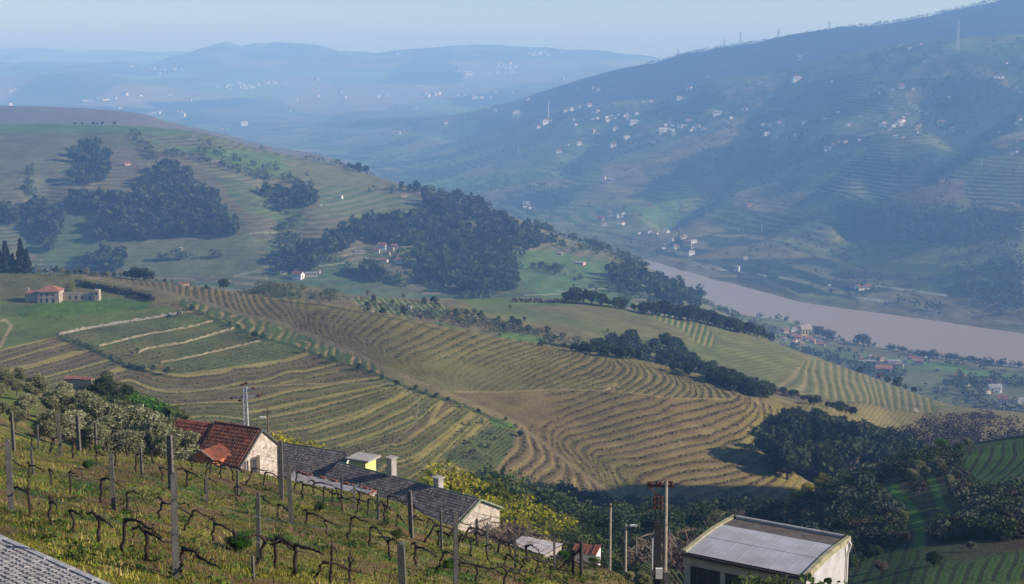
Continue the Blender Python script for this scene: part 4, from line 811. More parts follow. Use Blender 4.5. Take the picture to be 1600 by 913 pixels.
hamlet(cv([(1458,46,30),(1475,34,18),(1495,55,20),(1510,70,16),(1500,200,30),(1498,220,26),(1480,245,24),(1470,355,28),(1510,345,26),(1450,425,26),(1480,412,24),(1035,586,34,'pink','terracotta'),(560,608,8,'white','greyroof')], 1200, 130, .2628), kFB, kF0, 'high on the mountain at the right edge', 'houses at the right edge of the mountain', .7)
hamlet(cv([(160,40,50),(370,90,55),(455,28,26),(470,15,24),(540,22,26),(580,38,50),(480,150,35),(545,112,34),(320,142,30),(262,145,22),(222,178,30),(410,90,20),(490,72,30)], 800, 180, .3285), kFB, kF0, 'on the shoulder above the river bend', 'houses on the mountain shoulder', .7)
hamlet(cv([(685,92,22),(715,82,50),(770,93,28),(800,58,35),(850,28,22),(750,35,24),(880,62,34),(910,70,20),(745,70,22),(1210,94,32),(1230,52,24),(1195,48,20),(1270,38,22),(1390,36,26),(1500,168,40),(1485,18,18)], 800, 180, .3285), kFB, kF0, 'in the slope village by the big field', 'houses of the slope village', .7)
hamlet(cv([(68,436,40),(85,445,20),(420,502,35),(465,492,30),(510,485,40),(438,525,34),(528,470,20),(650,435,32),(725,550,30),(740,560,24),(810,588,50),(860,608,40),(835,620,50,'pink','terracotta'),(780,636,34),(850,665,40),(720,635,24),(1108,688,30),(1068,742,34,'white','greyroof','gable',11),(1130,432,30,'pink','terracotta'),(430,305,36),(470,320,40)], 800, 180, .3285), kFB, kF0, 'near the far bank of the river', 'houses near the far bank', .62)
hamlet([(1348,451,24,'white','terracotta','gable',6),(1333,449,10,'cream','terracotta'),(1296,447,5,'white','greyroof')], kFB, kF0, 'by the far bank road', 'houses by the far bank road')
hamlet(cv([(270,307,14),(195,355,22),(155,397,26),(45,402,16),(12,406,14),(635,235,30,'pink','greyroof'),(745,272,22),(620,320,40),(678,320,16,'pink','terracotta','gable',5),(760,325,10),(828,293,12,'cream','terracotta','gable',5),(472,332,30,'pink','terracotta'),(415,436,22),(1070,195,16),(1105,180,26,'pink','terracotta'),(1030,190,20),(1135,243,40,'white','greyroof','flat',3),(1035,350,28),(1420,308,50,'white','greyroof','flat',4),(1455,253,10),(270,446,22,'pink','terracotta'),(305,455,40),(345,455,20),(345,493,20),(190,480,20),(820,112,40,'cream','greyroof','flat',2)], 1000, 0, .394), kFB, kF0, 'on the upper mountain slope', 'houses on the upper mountain slope', .6)
f6 = [(370,108,16),(705,205,50),(650,190,18),(690,208,20),(830,290,20),(455,368,24),(530,305,60,'cream','greyroof','gable',8),(560,300,30),(490,308,40),(510,310,30),(310,310,30),(340,308,24),(280,312,20),(115,315,24),(95,292,20),(370,360,24),(370,488,28),(830,382,20,'white','greyroof','gable',6),(600,436,20),(935,402,44),(915,406,22),(950,404,30),(995,275,20),(910,295,20),(735,318,30),(770,316,24),(815,316,20),(650,306,18),(685,303,16),(1065,246,90,'white','greyroof','flat',4),(1130,240,40),(1195,232,60,'white','greyroof','flat',3),(1150,232,30),(990,325,22),(800,362,14),(1200,372,30),(1170,378,26),(1230,366,26),(1280,354,24),(1320,382,26),(1300,386,24),(1300,268,16),(1325,276,20),(1230,272,16)]
hamlet(cv(f6, 500, 50, .3285), kFB, K-2, 'in the hazy basin up the valley', 'houses in the hazy basin', .7)
rg3 = np.random.default_rng(5)
hamlet([(500+.3285*rg3.uniform(805, 950), 50+.3285*rg3.uniform(150, 205), rg3.uniform(4, 7)) for i in range(22)]+[(500+.3285*rg3.uniform(970, 1090), 50+.3285*rg3.uniform(98, 116), rg3.uniform(4, 6)) for i in range(10)], kF0, K-2, 'in the far white town on the right', 'houses of the far town on the right', .8)
hamlet([(rg3.uniform(372, 407), rg3.uniform(131, 140), rg3.uniform(4, 7)) for i in range(20)]+[(rg3.uniform(340, 366), rg3.uniform(133, 141), rg3.uniform(3, 5)) for i in range(7)]+[(rg3.uniform(410, 452), rg3.uniform(128, 133), 4) for i in range(6)], kF0, K-2, 'in the far white town below the crag', 'houses of the far town below the crag', .8)
hamlet(cv([(905,222,14),(875,222,20),(795,243,20),(770,218,16),(750,212,12),(660,208,20),(820,228,24),(630,350,24),(695,352,40,'white','greyroof','flat',2),(850,349,34,'white','greyroof','flat',3),(950,379,20),(430,376,40,'white','greyroof','flat',2),(510,371,76,'white','greyroof','flat',2),(575,368,20),(450,387,20),(790,443,30),(740,445,20),(765,440,20),(910,457,40),(905,433,14),(890,430,12),(1130,530,24),(1110,520,12),(1220,500,40),(1235,495,16),(55,330,20),(70,325,12),(45,402,30),(1585,359,24),(1475,376,36),(1580,276,30),(1380,292,20),(1430,289,14),(1450,430,16),(425,425,60,'white','greyroof','flat',2),(580,414,70,'white','greyroof','flat',2),(45,200,50,'white','greyroof','flat',2)], 0, 40, .3125), kFB, K-2, 'in the hazy lowland at the left', 'houses in the hazy lowland', .7)
def rnd(n, x0, x1, f, seed, w0=4, w1=8):
    r_ = np.random.default_rng(seed); o = []
    for i in range(n): x = r_.uniform(x0, x1); o.append((x, f(x)+r_.uniform(-5, 5), r_.uniform(w0, w1)))
    return o
hamlet(rnd(12, 1222, 1282, lambda x: 528+(x-1222)*.15, 1, 6, 10), kV2, kNB, 'packed in the riverside village lanes', 'small houses of the riverside village')
hamlet(rnd(9, 1335, 1450, lambda x: 562+(x-1335)*.09, 2, 5, 9), kV2, kNB, 'in the gardens of the flood plain', 'small houses on the flood plain')
hamlet(rnd(9, 1500, 1598, lambda x: 600+(x-1500)*.33, 3, 6, 11), kV2, kNB, 'along the lane at the right edge', 'small houses along the lane')
hamlet(rnd(16, 1370, 1440, lambda x: 192+abs(x-1405)*.2, 4, 5, 8), kFB, kF0, 'in the lanes of the hill village', 'small houses of the hill village')
hamlet(rnd(12, 1018, 1095, lambda x: 200+(x-1018)*.02, 5, 4, 7), kFB, kF0, 'in the lanes of the slope village', 'small houses of the slope village')
hamlet(rnd(14, 840, 1000, lambda x: 196-(x-840)*.09, 6, 4, 7), kFB, kF0, 'strung along the shoulder road', 'small houses on the mountain shoulder')
hamlet(rnd(16, 1140, 1600, lambda x: 175+40*math.sin(x/60), 7, 4, 7), kFB, kF0, 'dotted over the upper terraces', 'small houses of the upper terraces')
hamlet(rnd(10, 940, 1120, lambda x: 345+(x-940)*.28, 8, 5, 8), kFB, kF0, 'on the slope above the far bank', 'small houses above the far bank')
for k_, e in HM.items():
    for c in list(e.children): bpy.data.objects.remove(c)
    bpy.data.objects.remove(e)
tag(FARB.obj('distant_houses', [M['white'], M['terracotta'], M['greyroof']]), kind='stuff')
# ---------------------------------------------------------------- farmhouse above the green meadow
def gable_block(e, A, B, w1, w2, d1, d2, zb, wall, roofm, over=.3, name='wall', rname='roof', thick=.12):
    """A, B ridge ends (world); w1/d1 half width and drop on the side facing the camera, w2/d2 on the far side; zb wall foot"""
    A = np.array(A, float); B = np.array(B, float); u = B-A; u[2] = 0; ln = np.linalg.norm(u); u /= ln; v = np.array([u[1], -u[0], 0.])
    if v[1] > 0: v = -v
    c = []
    for Pp in (A, B):
        f = Pp+v*w1; f[2] = Pp[2]-d1; g = Pp-v*w2; g[2] = Pp[2]-d2; f0 = f.copy(); f0[2] = zb; g0 = g.copy(); g0[2] = zb; c += [f0, f, Pp.copy()-np.array([0,0,.02]), g, g0]
    MB().add(c, [(0,5,6,1),(4,3,8,9),(0,1,2,3,4),(9,8,7,6,5)]).obj(name, M[wall], e)
    r = MB()
    for sgn, w, d in ((1, w1, d1), (-1, w2, d2)):
        a0 = A-u*over; b0 = B+u*over; k = (w+over)/w; a1 = a0+v*sgn*w*k; a1[2] = A[2]-d*k; b1 = b0+v*sgn*w*k; b1[2] = B[2]-d*k
        up = np.array([0, 0, thick]); q = [a0+up, b0+up, b1+up, a1+up, a0, b0, b1, a1]
        if sgn < 0: r.add(q, [(3,2,1,0),(4,5,6,7),(3,7,6,2),(2,6,5,1),(0,4,7,3)])
        else: r.add(q, [(0,1,2,3),(7,6,5,4),(2,6,7,3),(1,5,6,2),(3,7,4,0)])
    ro = r.obj(rname, roofm, e); return u, v, ro
def rel(e):
    """parts are built in world space; hang them on the Empty at the thing's foot"""
    for c in list(e.children):
        c.matrix_parent_inverse = Matrix.Translation(-e.location) @ Matrix.Identity(4)
bpy.context.view_layer.update()
p = place(75, 474, kV1, kC1); y = p[1]; fh = empty('farmhouse', p, 'old cream farmhouse with a red hipped roof above the bright green meadow', 'farmhouse'); q = 2200/y
g = MB(); g.box((p[0]+.3, y+3, p[2]+1.6), (34/q, 6.5, 6.2)); g.obj('wall', M['cream'], fh)
rr = MB(); zz = p[2]+4.7; X0, X1, Y0, Y1 = p[0]+.3-19/q, p[0]+.3+19/q, y-.7, y+6.7
rr.add([(X0,Y0,zz),(X1,Y0,zz),(X1,Y1,zz),(X0,Y1,zz),(p[0]-.6,y+3,zz+2.1),(p[0]+1.2,y+3,zz+2.1)], [(0,1,5,4),(1,2,5),(2,3,4,5),(3,0,4),(3,2,1,0)]); rr.obj('roof', M['terracotta'], fh)
g = MB(); g.box((p[0]-27/q, y+4, p[2]+1.2), (22/q, 5, 5.4)); g.obj('side_wing', M['stone'], fh); g = MB(); g.box((p[0]-27/q, y+4, p[2]+3.9), (24/q, 5.6, .5), taper=.8); g.obj('side_roof', M['terracotta'], fh)
g = MB(); g.box((p[0]-36/q, y+4, p[2]+4.7), (3/q, .8, 1.6)); g.obj('chimney', M['stone'], fh)
g = MB(); g.box((p[0]+45/q, y+4.5, p[2]+1.0), (54/q, .6, 5.2)); g.obj('courtyard_wall', M['cream'], fh)
g = MB(); g.box((p[0]+73/q, y+5, p[2]+2.2), (8/q, 3, 4.8)); g.obj('ruined_tower', M['cream'], fh)
for dx, dz, w_, h_ in [(-11,1.2,3,1.6),(-2,1.2,3,1.6),(8,1.2,3,1.6),(-11,3.4,2.5,1.1),(-2,3.4,2.5,1.1),(8,3.4,2.5,1.1)]:
    g = MB(); g.box((p[0]+.3+dx/q, y-.27, p[2]+dz), (w_/q, .08, h_)); g.obj('window', M['glass'], fh)
rel_later = fh
for dx in (30, 40, 50, 62): g = MB(); g.box((p[0]+dx/q, y+4.18, p[2]+1.6), (2.5/q, .08, 1.4)); g.obj('window', M['glass'], fh)
g = MB(); g.box((p[0]+73/q, y+3.48, p[2]+3.2), (3/q, .08, 1.3)); g.obj('window', M['glass'], fh)
rel(fh)
put_tree('mim2', place(100, 462, kV1, kC1)+np.array([0, 10, 0]), 5, 'yellow-green bushy tree right behind the old farmhouse')
# stone terrace walls
def stone_wall(pl, hh, label, col='stone', th=.25):
    pts_ = []
    for a, b in zip(pl[:-1], pl[1:]):
        nst = max(1, int(math.hypot(b[0]-a[0], b[1]-a[1])/4))
        for i in range(nst): pts_.append((a[0]+(b[0]-a[0])*i/nst, a[1]+(b[1]-a[1])*i/nst))
    pts_.append(pl[-1]); V = []; F = []
    for i, (x, y) in enumerate(pts_):
        p = place(x, y, kV1, kC1); h = hh*random.choice((1,1,1,.5,1.2))*random.uniform(.6, 1.1)
        V += [(p[0], p[1], p[2]-.4), (p[0], p[1]+random.uniform(-.1,.1), p[2]+h), (p[0], p[1]+th+.4, p[2]+h*.96), (p[0], p[1]+th+.4, p[2]-.4)]
        if i: b = 4*i; F += [(b-4,b,b+1,b-3),(b-3,b+1,b+2,b-2),(b-2,b+2,b+3,b-1)]
    F += [(0,1,2,3),(4*len(pts_)-1,4*len(pts_)-2,4*len(pts_)-3,4*len(pts_)-4)]
    return tag(mesh('stone_wall', V, F, M[col]), label, 'wall', 'stone walls of the green terraces')
M['drystone'] = solid('drystone', (.33,.27,.18), .95, .4, .8, .8, (.15,.14,.07)); M['palestone'] = solid('palestone', (.36,.325,.27), .95, .4, .8, .8, (.17,.15,.11))
stone_wall([(91,524),(144,513),(199,504),(249,496),(285,490)], 1.0, 'pale dry stone wall under the bright meadow, highest of the terrace walls', 'palestone', .5)
stone_wall([(155,542),(231,523),(258,519),(297,512),(332,503)], .7, 'tan dry stone terrace wall, second highest of the four', 'drystone')
stone_wall([(216,552),(231,546),(286,537),(367,514)], .85, 'tan dry stone terrace wall, third highest of the four', 'drystone')
stone_wall([(251,568),(308,557),(407,534)], .7, 'tan dry stone terrace wall, lowest of the four', 'drystone')
M['darkhedge'] = leafmat('hedge', (.03,.035,.02), (.09,.08,.05))
def hedge_obj(name, pl, h, k0, k1, label, cat, leaf='bush_leaf', n=240, w=1.2):
    P_ = []; 
    for i in range(n):
        u = random.random()*(len(pl)-1); a, b = pl[int(u)], pl[int(u)+1]; u %= 1; p = place(a[0]+(b[0]-a[0])*u, a[1]+(b[1]-a[1])*u, k0, k1); P_.append((p[0]+random.gauss(0,w*.3), p[1]+random.gauss(0,w*.4), p[2]+random.uniform(.1,1)*h*random.uniform(.7,1.1)))
    V, F = leaves(np.array(P_), .7*h/1.5, np.random.default_rng(3)); return tag(mesh(name, V, F, M[leaf]), label, cat)
hedge_obj('hedge', [(118,446),(160,453),(200,460),(240,471)], 2.2, kV1, kC1, 'dark clipped hedge running down from behind the farmhouse to the terraces', 'hedge', 'darkhedge', 700)
hedge_obj('hedge', [(91,526),(140,545),(200,573),(225,580)], 1.4, kV1, kC1, 'low green hedge dividing the walled terraces from the left vineyard', 'hedge', 'bush_leaf', 400)
hedge_obj('hedge', [(800,472),(840,473),(885,474)], 2.0, kC1, kC2, 'reddish brown hedge along the green field left of the dark belt', 'hedge', 'twig', 300)

# ---------------------------------------------------------------- power pylons and masts on the mountain
def pylon(px, base, top, k0, k1, label, wpx=3.0, arms=3):
    p = place(px, base, k0, k1); y = p[1]; h = (float(s_of(top))-float(s_of(base)))*y; w = wpx*y/2200; e = empty('power_pylon', p, label, 'pylon', 'power pylons on the mountain'); r = w*.07
    for sx in (-1, 1):
        for sy in (-1, 1): MB().tube([(sx*w/2, sy*w/2, -2), (sx*w*.08, sy*w*.08, h)], r, 4).obj('leg', M['pylon'], e)
    b = MB(); n = 6
    for i in range(n):
        z0_, z1_ = h*i/n, h*(i+1)/n; a0 = w/2*(1-z0_/h*.84); a1 = w/2*(1-z1_/h*.84)
        for sy in (-1, 1): b.tube([(-a0, sy*a0, z0_), (a1, sy*a1, z1_)], r*.6, 3); b.tube([(a0, sy*a0, z0_), (-a1, sy*a1, z1_)], r*.6, 3)
    b.obj('lattice', M['pylon'], e)
    for i in range(arms): MB().tube([(-w*.9, 0, h*(.97-.12*i)), (w*.9, 0, h*(.97-.12*i))], r, 4).obj('cross_arm', M['pylon'], e)
for px, b_, t_, nm in [(1157,70,50,'tallest power pylon on the skyline'),(1132,74,62,'short power pylon on the skyline left of the tall one'),(1216,60,46,'power pylon on the skyline right of the tall one'),(1296,47,33,'rightmost power pylon on the skyline'),(1060,88,77,'leftmost power pylon on the skyline'),(1496,80,32,'large faint power pylon against the dark upper slope')]:
    pylon(px, b_, t_, kEd if px != 1496 else kE2, kF0, nm, 3.2 if px != 1496 else 3.6)
for px, b_, t_, nm in [(857,186,158,'tall white mast above the red-roofed house'),(1534,258,248,'white mast at the right of the mountain'),(810,240,228,'small white mast low on the mountain'),(1190,360,350,'small white mast near the far river bank')]:
    p = place(px, b_, kFB, kF0); e = empty('mast', p, nm, 'mast'); h = (float(s_of(t_))-float(s_of(b_)))*p[1]; MB().tube([(0,0,-1),(0,0,h)], [h*.028,h*.015], 6).obj('pole', M['white'], e); MB().tube([(0,0,h*.9),(0,0,h*1.0)], h*.03, 6).obj('antenna', M['white'], e)
for px, b_, t_, nm in [(929,411,394,'concrete power pole in the field by the big wood'),(1331+8,590,572,'pale power pole below the red-roofed farm'),(1420,578,564,'thin power pole behind the white tower house')]:
    p = place(px, b_, kV2, kNB); e = empty('power_pole', p, nm, 'power pole'); h = (float(s_of(t_))-float(s_of(b_)))*p[1]; MB().tube([(0,0,-1),(0,0,h)], [h*.03,h*.018], 6).obj('pole', M['pole'], e); MB().box((0,0,h*.95), (h*.16,h*.02,h*.02)).obj('cross_arm', M['pole'], e)
# bare poplars on the bank
seq([(x, 522+(x-1270)*.12+random.uniform(-1,1), 522+(x-1270)*.12-random.uniform(14,23)) for x in (1268,1274,1280,1286,1292,1300)]+[(1342,533,513),(1350,533,510),(1357,535,514),(1390,542,534),(1457,553,536),(1480,556,548),(1528,566,556),(1560,572,562),(1591,574,567)], 'bare1', kV2, kNB, 'bare leafless tree on the river bank', 'bare trees on the near bank')
#PART4
# ================================================================ NEAR SLOPES
def atp(px, y, top, key, label, group=None, hmin=2.0):
    """tree at image column px and depth y whose crown reaches image height top"""
    t = (px-800)/FOC/.965; z = zat(t*y, y); h = max(hmin, float(s_of(top))*y-z); return put_tree(key, (t*y, y, z), h, label, group)
for i, (px, y, top) in enumerate([(20,150,575),(62,135,580),(95,120,598),(128,115,605),(150,128,600),(165,108,610),(196,112,606),(215,104,622),(118,98,628),(88,92,632),(170,95,636),(232,98,640),(252,104,650),(150,88,652),(205,88,662),(262,92,668),(272,98,654),(50,118,610),(10,170,566),(38,165,572),(5,130,592),(34,140,600),(75,150,584),(108,140,592),(4,105,622),(30,100,632)]):
    atp(px, y, top, 'OL1' if i % 2 else 'OL2', f'silvery olive tree beyond the foreground vines at the left, {ordn(i+1)} counting', 'silvery olives left of the red-roofed house')
OLV = [o for o in COL.objects if o.get('group') == 'silvery olives left of the red-roofed house']
for i, o in enumerate(sorted(OLV, key=lambda o: PX(*o.location)[0])): o['label'] = f'silvery olive tree behind the foreground vines, {ordn(i+1)} from the left'
for px, y, top, key, lb in [(226,150,597,'bigg','bright green round tree rising above the silvery olives'),(243,146,606,'bigg','second bright green tree, right behind the first'),(160,165,571,'big','dark grey-green tree right of the low red-roofed shed'),(182,160,588,'big','dark tree between the low red-roofed shed and the green tree'),(205,140,605,'big','dark tree just left of the bright green tree'),(268,128,628,'oak3','dull green tree right of the bright green one'),(285,122,640,'OL1','greyish tree above the left end of the red tiled roof'),
   (445,146,659,'mim','yellow mimosa just right of the red-roofed house'),(462,140,672,'mim2','second yellow mimosa right of the red-roofed house'),(497,150,680,'OL2','grey shrub right of the yellow mimosa'),(485,160,676,'big','dark shrub behind the yellow mimosa')]:
    atp(px, y, top, key, lb)
for i, (px, y, top) in enumerate([(683,150,712),(705,152,716),(728,155,718),(748,150,726),(770,148,738),(790,150,750),(808,146,762),(828,146,775),(846,140,790),(722,140,742),(760,138,764),(795,138,782),(822,134,800)]):
    atp(px, y, top, 'mim' if i % 2 else 'mim2', f'yellow flowering mimosa behind the long dark roof, {ordn(i+1)} one', 'yellow mimosas behind the long dark roof')
for i, o in enumerate(sorted([o for o in COL.objects if o.get('group') == 'yellow mimosas behind the long dark roof'], key=lambda o: PX(*o.location)[0])): o['label'] = f'yellow flowering mimosa behind the long dark roof, {ordn(i+1)} from the left'
dk = [(735,200,703),(752,205,708),(768,205,712),(672,180,728),(655,175,738),(690,190,735),(640,168,745),(835,205,742),(855,210,745),(872,205,748),(890,200,755),(910,200,765),(930,195,775),(952,195,782),(880,160,770),(898,155,782),(865,150,778),(920,150,790),(940,145,800),(905,135,812),(880,130,825),(958,138,812),(985,200,768),(1005,205,764),(1022,205,768),(1040,200,774),(1065,190,785),(1090,190,780),(1110,190,782),(1130,200,785),(1000,140,812),(985,120,836),(935,118,838),(910,112,848),(1060,150,806),(1085,150,800),(1100,160,795),(1150,215,785),(1170,222,790)]
for i, (px, y, top) in enumerate(dk): atp(px, y, top, ['big','bush','big'][i % 3] if px < 1060 else ['big','barebush','bush'][i % 3], 'x', 'dark trees along the stream')
for i, o in enumerate(sorted([o for o in COL.objects if o.get('group') == 'dark trees along the stream'], key=lambda o: PX(*o.location)[0])): o['label'] = f'dark tree or bush along the stream below the vineyard, {ordn(i+1)} from the left'
for i, (px, y, top) in enumerate([(755,106,800),(775,104,792),(795,100,800),(815,98,812),(835,95,826),(1065,100,812),(1082,104,806),(1050,96,826)]):
    atp(px, y, top, 'barebush', 'x', 'bare brown bushes by the buildings')
for i, o in enumerate(sorted([o for o in COL.objects if o.get('group') == 'bare brown bushes by the buildings'], key=lambda o: PX(*o.location)[0])): o['label'] = f'bare brown bush beyond the foreground slope, {ordn(i+1)} from the left'
# the shaded slope at the right
rs = [(1468,228,680,'bigg','large round dark green tree on the crest of the shaded slope'),(1262,222,750,'mim','yellow-green mimosa at the foot of the shaded slope'),(1286,224,737,'mim2','upper yellow-green mimosa by the crest of the shaded slope'),(1246,218,762,'mim','lower yellow-green mimosa at the foot of the shaded slope'),(1190,215,796,'mim2','small yellow-green shrub behind the garage roof'),(1205,220,792,'mim','yellow-green shrub behind the garage, right one'),
  (1372,215,728,'barebush','large brown bare bush on the crest of the shaded slope'),(1392,213,722,'barebush','brown bare bush right of the largest one on the crest'),(1350,220,738,'barebush','brown bare bush left of the largest one on the crest'),(1420,222,712,'bush','dark bush on the crest left of the round tree'),(1440,225,708,'bush','dark bush right beside the large round tree'),(1495,226,690,'bush','low dark bush right of the large round tree'),(1510,230,684,'OL1','grey low tree right of the large round tree')]
for a in rs: atp(a[0], a[1], a[2], a[3], a[4])
rt = []
for i in range(84):
    x = random.uniform(1200, 1610); top = np.interp(x, [1200,1250,1330,1400,1500,1610], [800,782,752,738,712,742]); y = random.uniform(128, 222); b = random.uniform(top+8, 905)
    if inpoly(np.array([x]), np.array([b]), [(1510,690),(1600,672),(1640,680),(1640,770),(1560,765),(1500,752)])[0]: continue
    if min(float(dline(np.array([x]), np.array([b]), pl, 1)[0]) for pl in ([(1395,770),(1425,800),(1440,830),(1430,870)], [(1455,750),(1470,790),(1490,815)])) < 14: continue
    if b > 862 and random.random() < .7: continue
    rt.append((x, b))
rt.sort()
for i, (x, b) in enumerate(rt):
    p = place(x, b, kB, kR); px_h = random.uniform(20, 38); h = px_h*p[1]/2200
    put_tree(['OL2','bush','OL1','barebush','big'][i % 5] if x > 1380 else ['barebush','bush','big'][i % 3], p, h, f'dark shrub or olive on the shaded right slope, {ordn(i+1)} from the left', 'shrubs on the shaded right slope')
def thicket(name, poly, n, leaf, seed, h0, h1, k0, k1, nl=60, gaps=()):
    q = scatter(poly, n, k0, k1, seed=seed); P_ = []; H_ = []
    for p in q:
        x_, y_ = PX(*p)
        if any(float(dline(np.array([x_]), np.array([y_]), g_, 1)[0]) < 23 for g_ in gaps): continue
        P_.append(p); H_.append(random.uniform(h0, h1))
    return forest(name, P_, H_, leaf, seed, nl, .62, .08, .17)
GP = ([(1395,770),(1425,800),(1440,830),(1430,870)], [(1455,750),(1470,790),(1490,815)])
RP = [(1190,815),(1250,782),(1330,745),(1400,722),(1470,706),(1500,706),(1500,752),(1560,775),(1640,780),(1640,838),(1500,852),(1420,845),(1335,872),(1320,900),(1200,900)]
thicket('thicket', RP, 230, 'dark_leaf', 301, 1.0, 2.8, kB, kR, 190, GP); thicket('thicket', RP, 180, 'twig_dark', 302, .8, 2.4, kB, kR, 190, GP); thicket('thicket', RP, 120, 'olive_dark', 303, 1.2, 3.0, kB, kR, 190, GP)
thicket('valley_scrub', [(1440,668),(1480,640),(1640,650),(1640,705),(1480,705),(1400,712)], 200, 'dark_leaf', 304, 3, 7, kVc, kNB, 90); thicket('valley_scrub', [(1380,690),(1440,660),(1500,650),(1640,670),(1640,700),(1480,710)], 120, 'twig_dark', 305, 3, 6, kV1, kNB, 90)
thicket('stream_scrub', [(680,760),(760,740),(860,745),(960,775),(1060,800),(1180,790),(1200,815),(1100,850),(900,850),(720,830)], 230, 'dark_leaf', 306, 2, 5, kB2, kC0, 170)
thicket('crest_scrub', [(395,440),(430,445),(520,458),(560,470),(500,474),(430,466),(395,455)], 150, 'bush_leaf', 307, 1.5, 3.5, kC1, kC2+1, 50); thicket('crest_scrub', [(600,482),(720,496),(860,528),(960,548),(900,540),(760,520),(640,496)], 130, 'olive_dark', 308, 1.5, 4, kC1, kC2, 50)
thicket('meadow_scrub', [(15,470),(140,462),(270,478),(285,488),(180,505),(91,520),(20,520)], 110, 'bush_leaf', 309, .5, 1.4, kV1, kC1, 40); thicket('meadow_scrub', [(0,432),(60,432),(200,442),(235,455),(150,460),(100,455),(0,462)], 90, 'olive_dark', 310, .8, 2.0, kV1, kC1, 40)
# palm
def palm(px, y, top):
    t = (px-800)/FOC/.965; x = t*y; z = zat(x, y); h = float(s_of(top))*y-z; e = empty('palm_tree', (x, y, z), 'dark green palm behind the thin concrete poles', 'palm tree'); rng = np.random.default_rng(9)
    MB().tube([(0,0,-.2),(0,0,h*.55)], [.28,.22], 8).obj('trunk', M['bark'], e, True); V = []; F = []
    for i in range(44):
        a = rng.uniform(0, 2*PI); el = rng.uniform(-.1, 1.3); Lg = h*.52*rng.uniform(.8, 1.15); pts_ = []
        for k in range(7):
            u = k/6; r_ = Lg*u*math.cos(el*(1-u*.5)); zz = h*.55+Lg*(math.sin(el)*u-.75*u*u); pts_.append(np.array([r_*math.cos(a), r_*math.sin(a), zz]))
        sd_ = np.array([-math.sin(a), math.cos(a), 0])
        for k in range(1, 7):
            for sg in (-1, 1):
                for m_ in range(2):
                    o_ = pts_[k-1]+(pts_[k]-pts_[k-1])*m_*.5; tip = o_+sd_*sg*.45*h/4+np.array([0,0,-.22])*h/4+(pts_[k]-pts_[k-1])*.7; b = len(V); V += [o_, o_+(pts_[k]-pts_[k-1])*.28, tip]; F.append((b, b+1, b+2))
    mesh('frond', V, F, M['palm_leaf'], e)
palm(990, 92, 832)

# ---------------------------------------------------------------- roofs of real tiles
def tiles(name, A, u, v, Lu, Lv, tu, tv, mat, e, seed=1, half=.035):
    """rows of curved tiles over a roof plane: A top corner, u along the ridge, v down the slope"""
    rng = np.random.default_rng(seed); A = np.array(A, float); u = np.array(u, float); v = np.array(v, float); n = np.cross(u, v); n /= np.linalg.norm(n)
    if n[2] < 0: n = -n
    V = []; F = []
    nu, nv = int(Lu/tu), int(Lv/tv)+1
    for j in range(nv):
        for i in range(nu):
            o = A+u*(i*tu+rng.normal(0, .008))+v*(j*tv+rng.normal(0, .012))+n*(rng.uniform(0, .02)); b = len(V)
            lift = n*.035
            for k, (a_, hh) in enumerate([(0, 0), (.25, half), (.6, half*.9), (.98, 0)]):
                V.append(o+u*tu*a_+n*hh); V.append(o+u*tu*a_+n*hh+v*tv*1.12+lift)
            F += [(b,b+1,b+3,b+2),(b+2,b+3,b+5,b+4),(b+4,b+5,b+7,b+6),(b+1,b+1+2,b+1+4,b+1+6)]
    return tag(mesh(name, V, F, mat, e), kind='stuff')
def tilemat(name, a, b_, c):
    m, n, b = newmat(name); g = N(n, 'ShaderNodeNewGeometry'); f = g.outputs['Random Per Island']; b.inputs['Roughness'].default_value = .9
    ns = math_(n, 'MULTIPLY_ADD', noise(n, .9, 5), 2.6, -.8, clamp=True)
    L(n, mixc(n, ns, mixc(n, f, a, b_), c), b.inputs['Base Color']); return m
M['redtile'] = tilemat('red_tile', (.15,.045,.024), (.34,.115,.058), (.11,.055,.036)); M['orangetile'] = tilemat('orange_tile', (.20,.055,.028), (.36,.115,.055), (.15,.055,.035))
M['darktile'] = tilemat('dark_tile', (.045,.038,.038), (.25,.22,.20), (.09,.085,.075)); M['ridgegreen'] = solid('mossy_ridge', (.20,.25,.14), .9, .4, 6); M['moss'] = solid('moss', (.17,.19,.05), .95, .4, 4)
M['stucco'] = solid('patchy_stucco', (.58,.52,.43), .95, .3, 2.6, .9, (.24,.19,.135)); M['shade_stucco'] = solid('grey_stucco', (.42,.42,.43), .95, .25, 1.6); M['brick'] = solid('brick', (.27,.10,.06), .95, .35, 3, .5); M['orangewall'] = solid('orange_wall', (.48,.16,.065), .9, .2, 2)
M['slab'] = solid('weathered_slab', (.33,.33,.34), .9, .35, 1.2, .4, (.20,.16,.13)); M['chim'] = solid('chimney_render', (.36,.335,.29), .95, .3, 4, .3); M['wood'] = solid('grey_wood', (.12,.085,.06), .9, .3, 5); M['yellowpaint'] = solid('yellow_paint', (.62,.60,.20), .9, .15, 2)
def place_parts(e):
    bpy.context.view_layer.update()
    for c in e.children:
        if not c.get('_w'): c.matrix_parent_inverse = Matrix.Translation(-e.location); c['_w'] = 1
        for g in c.children: pass
    for c in e.children: del c['_w']
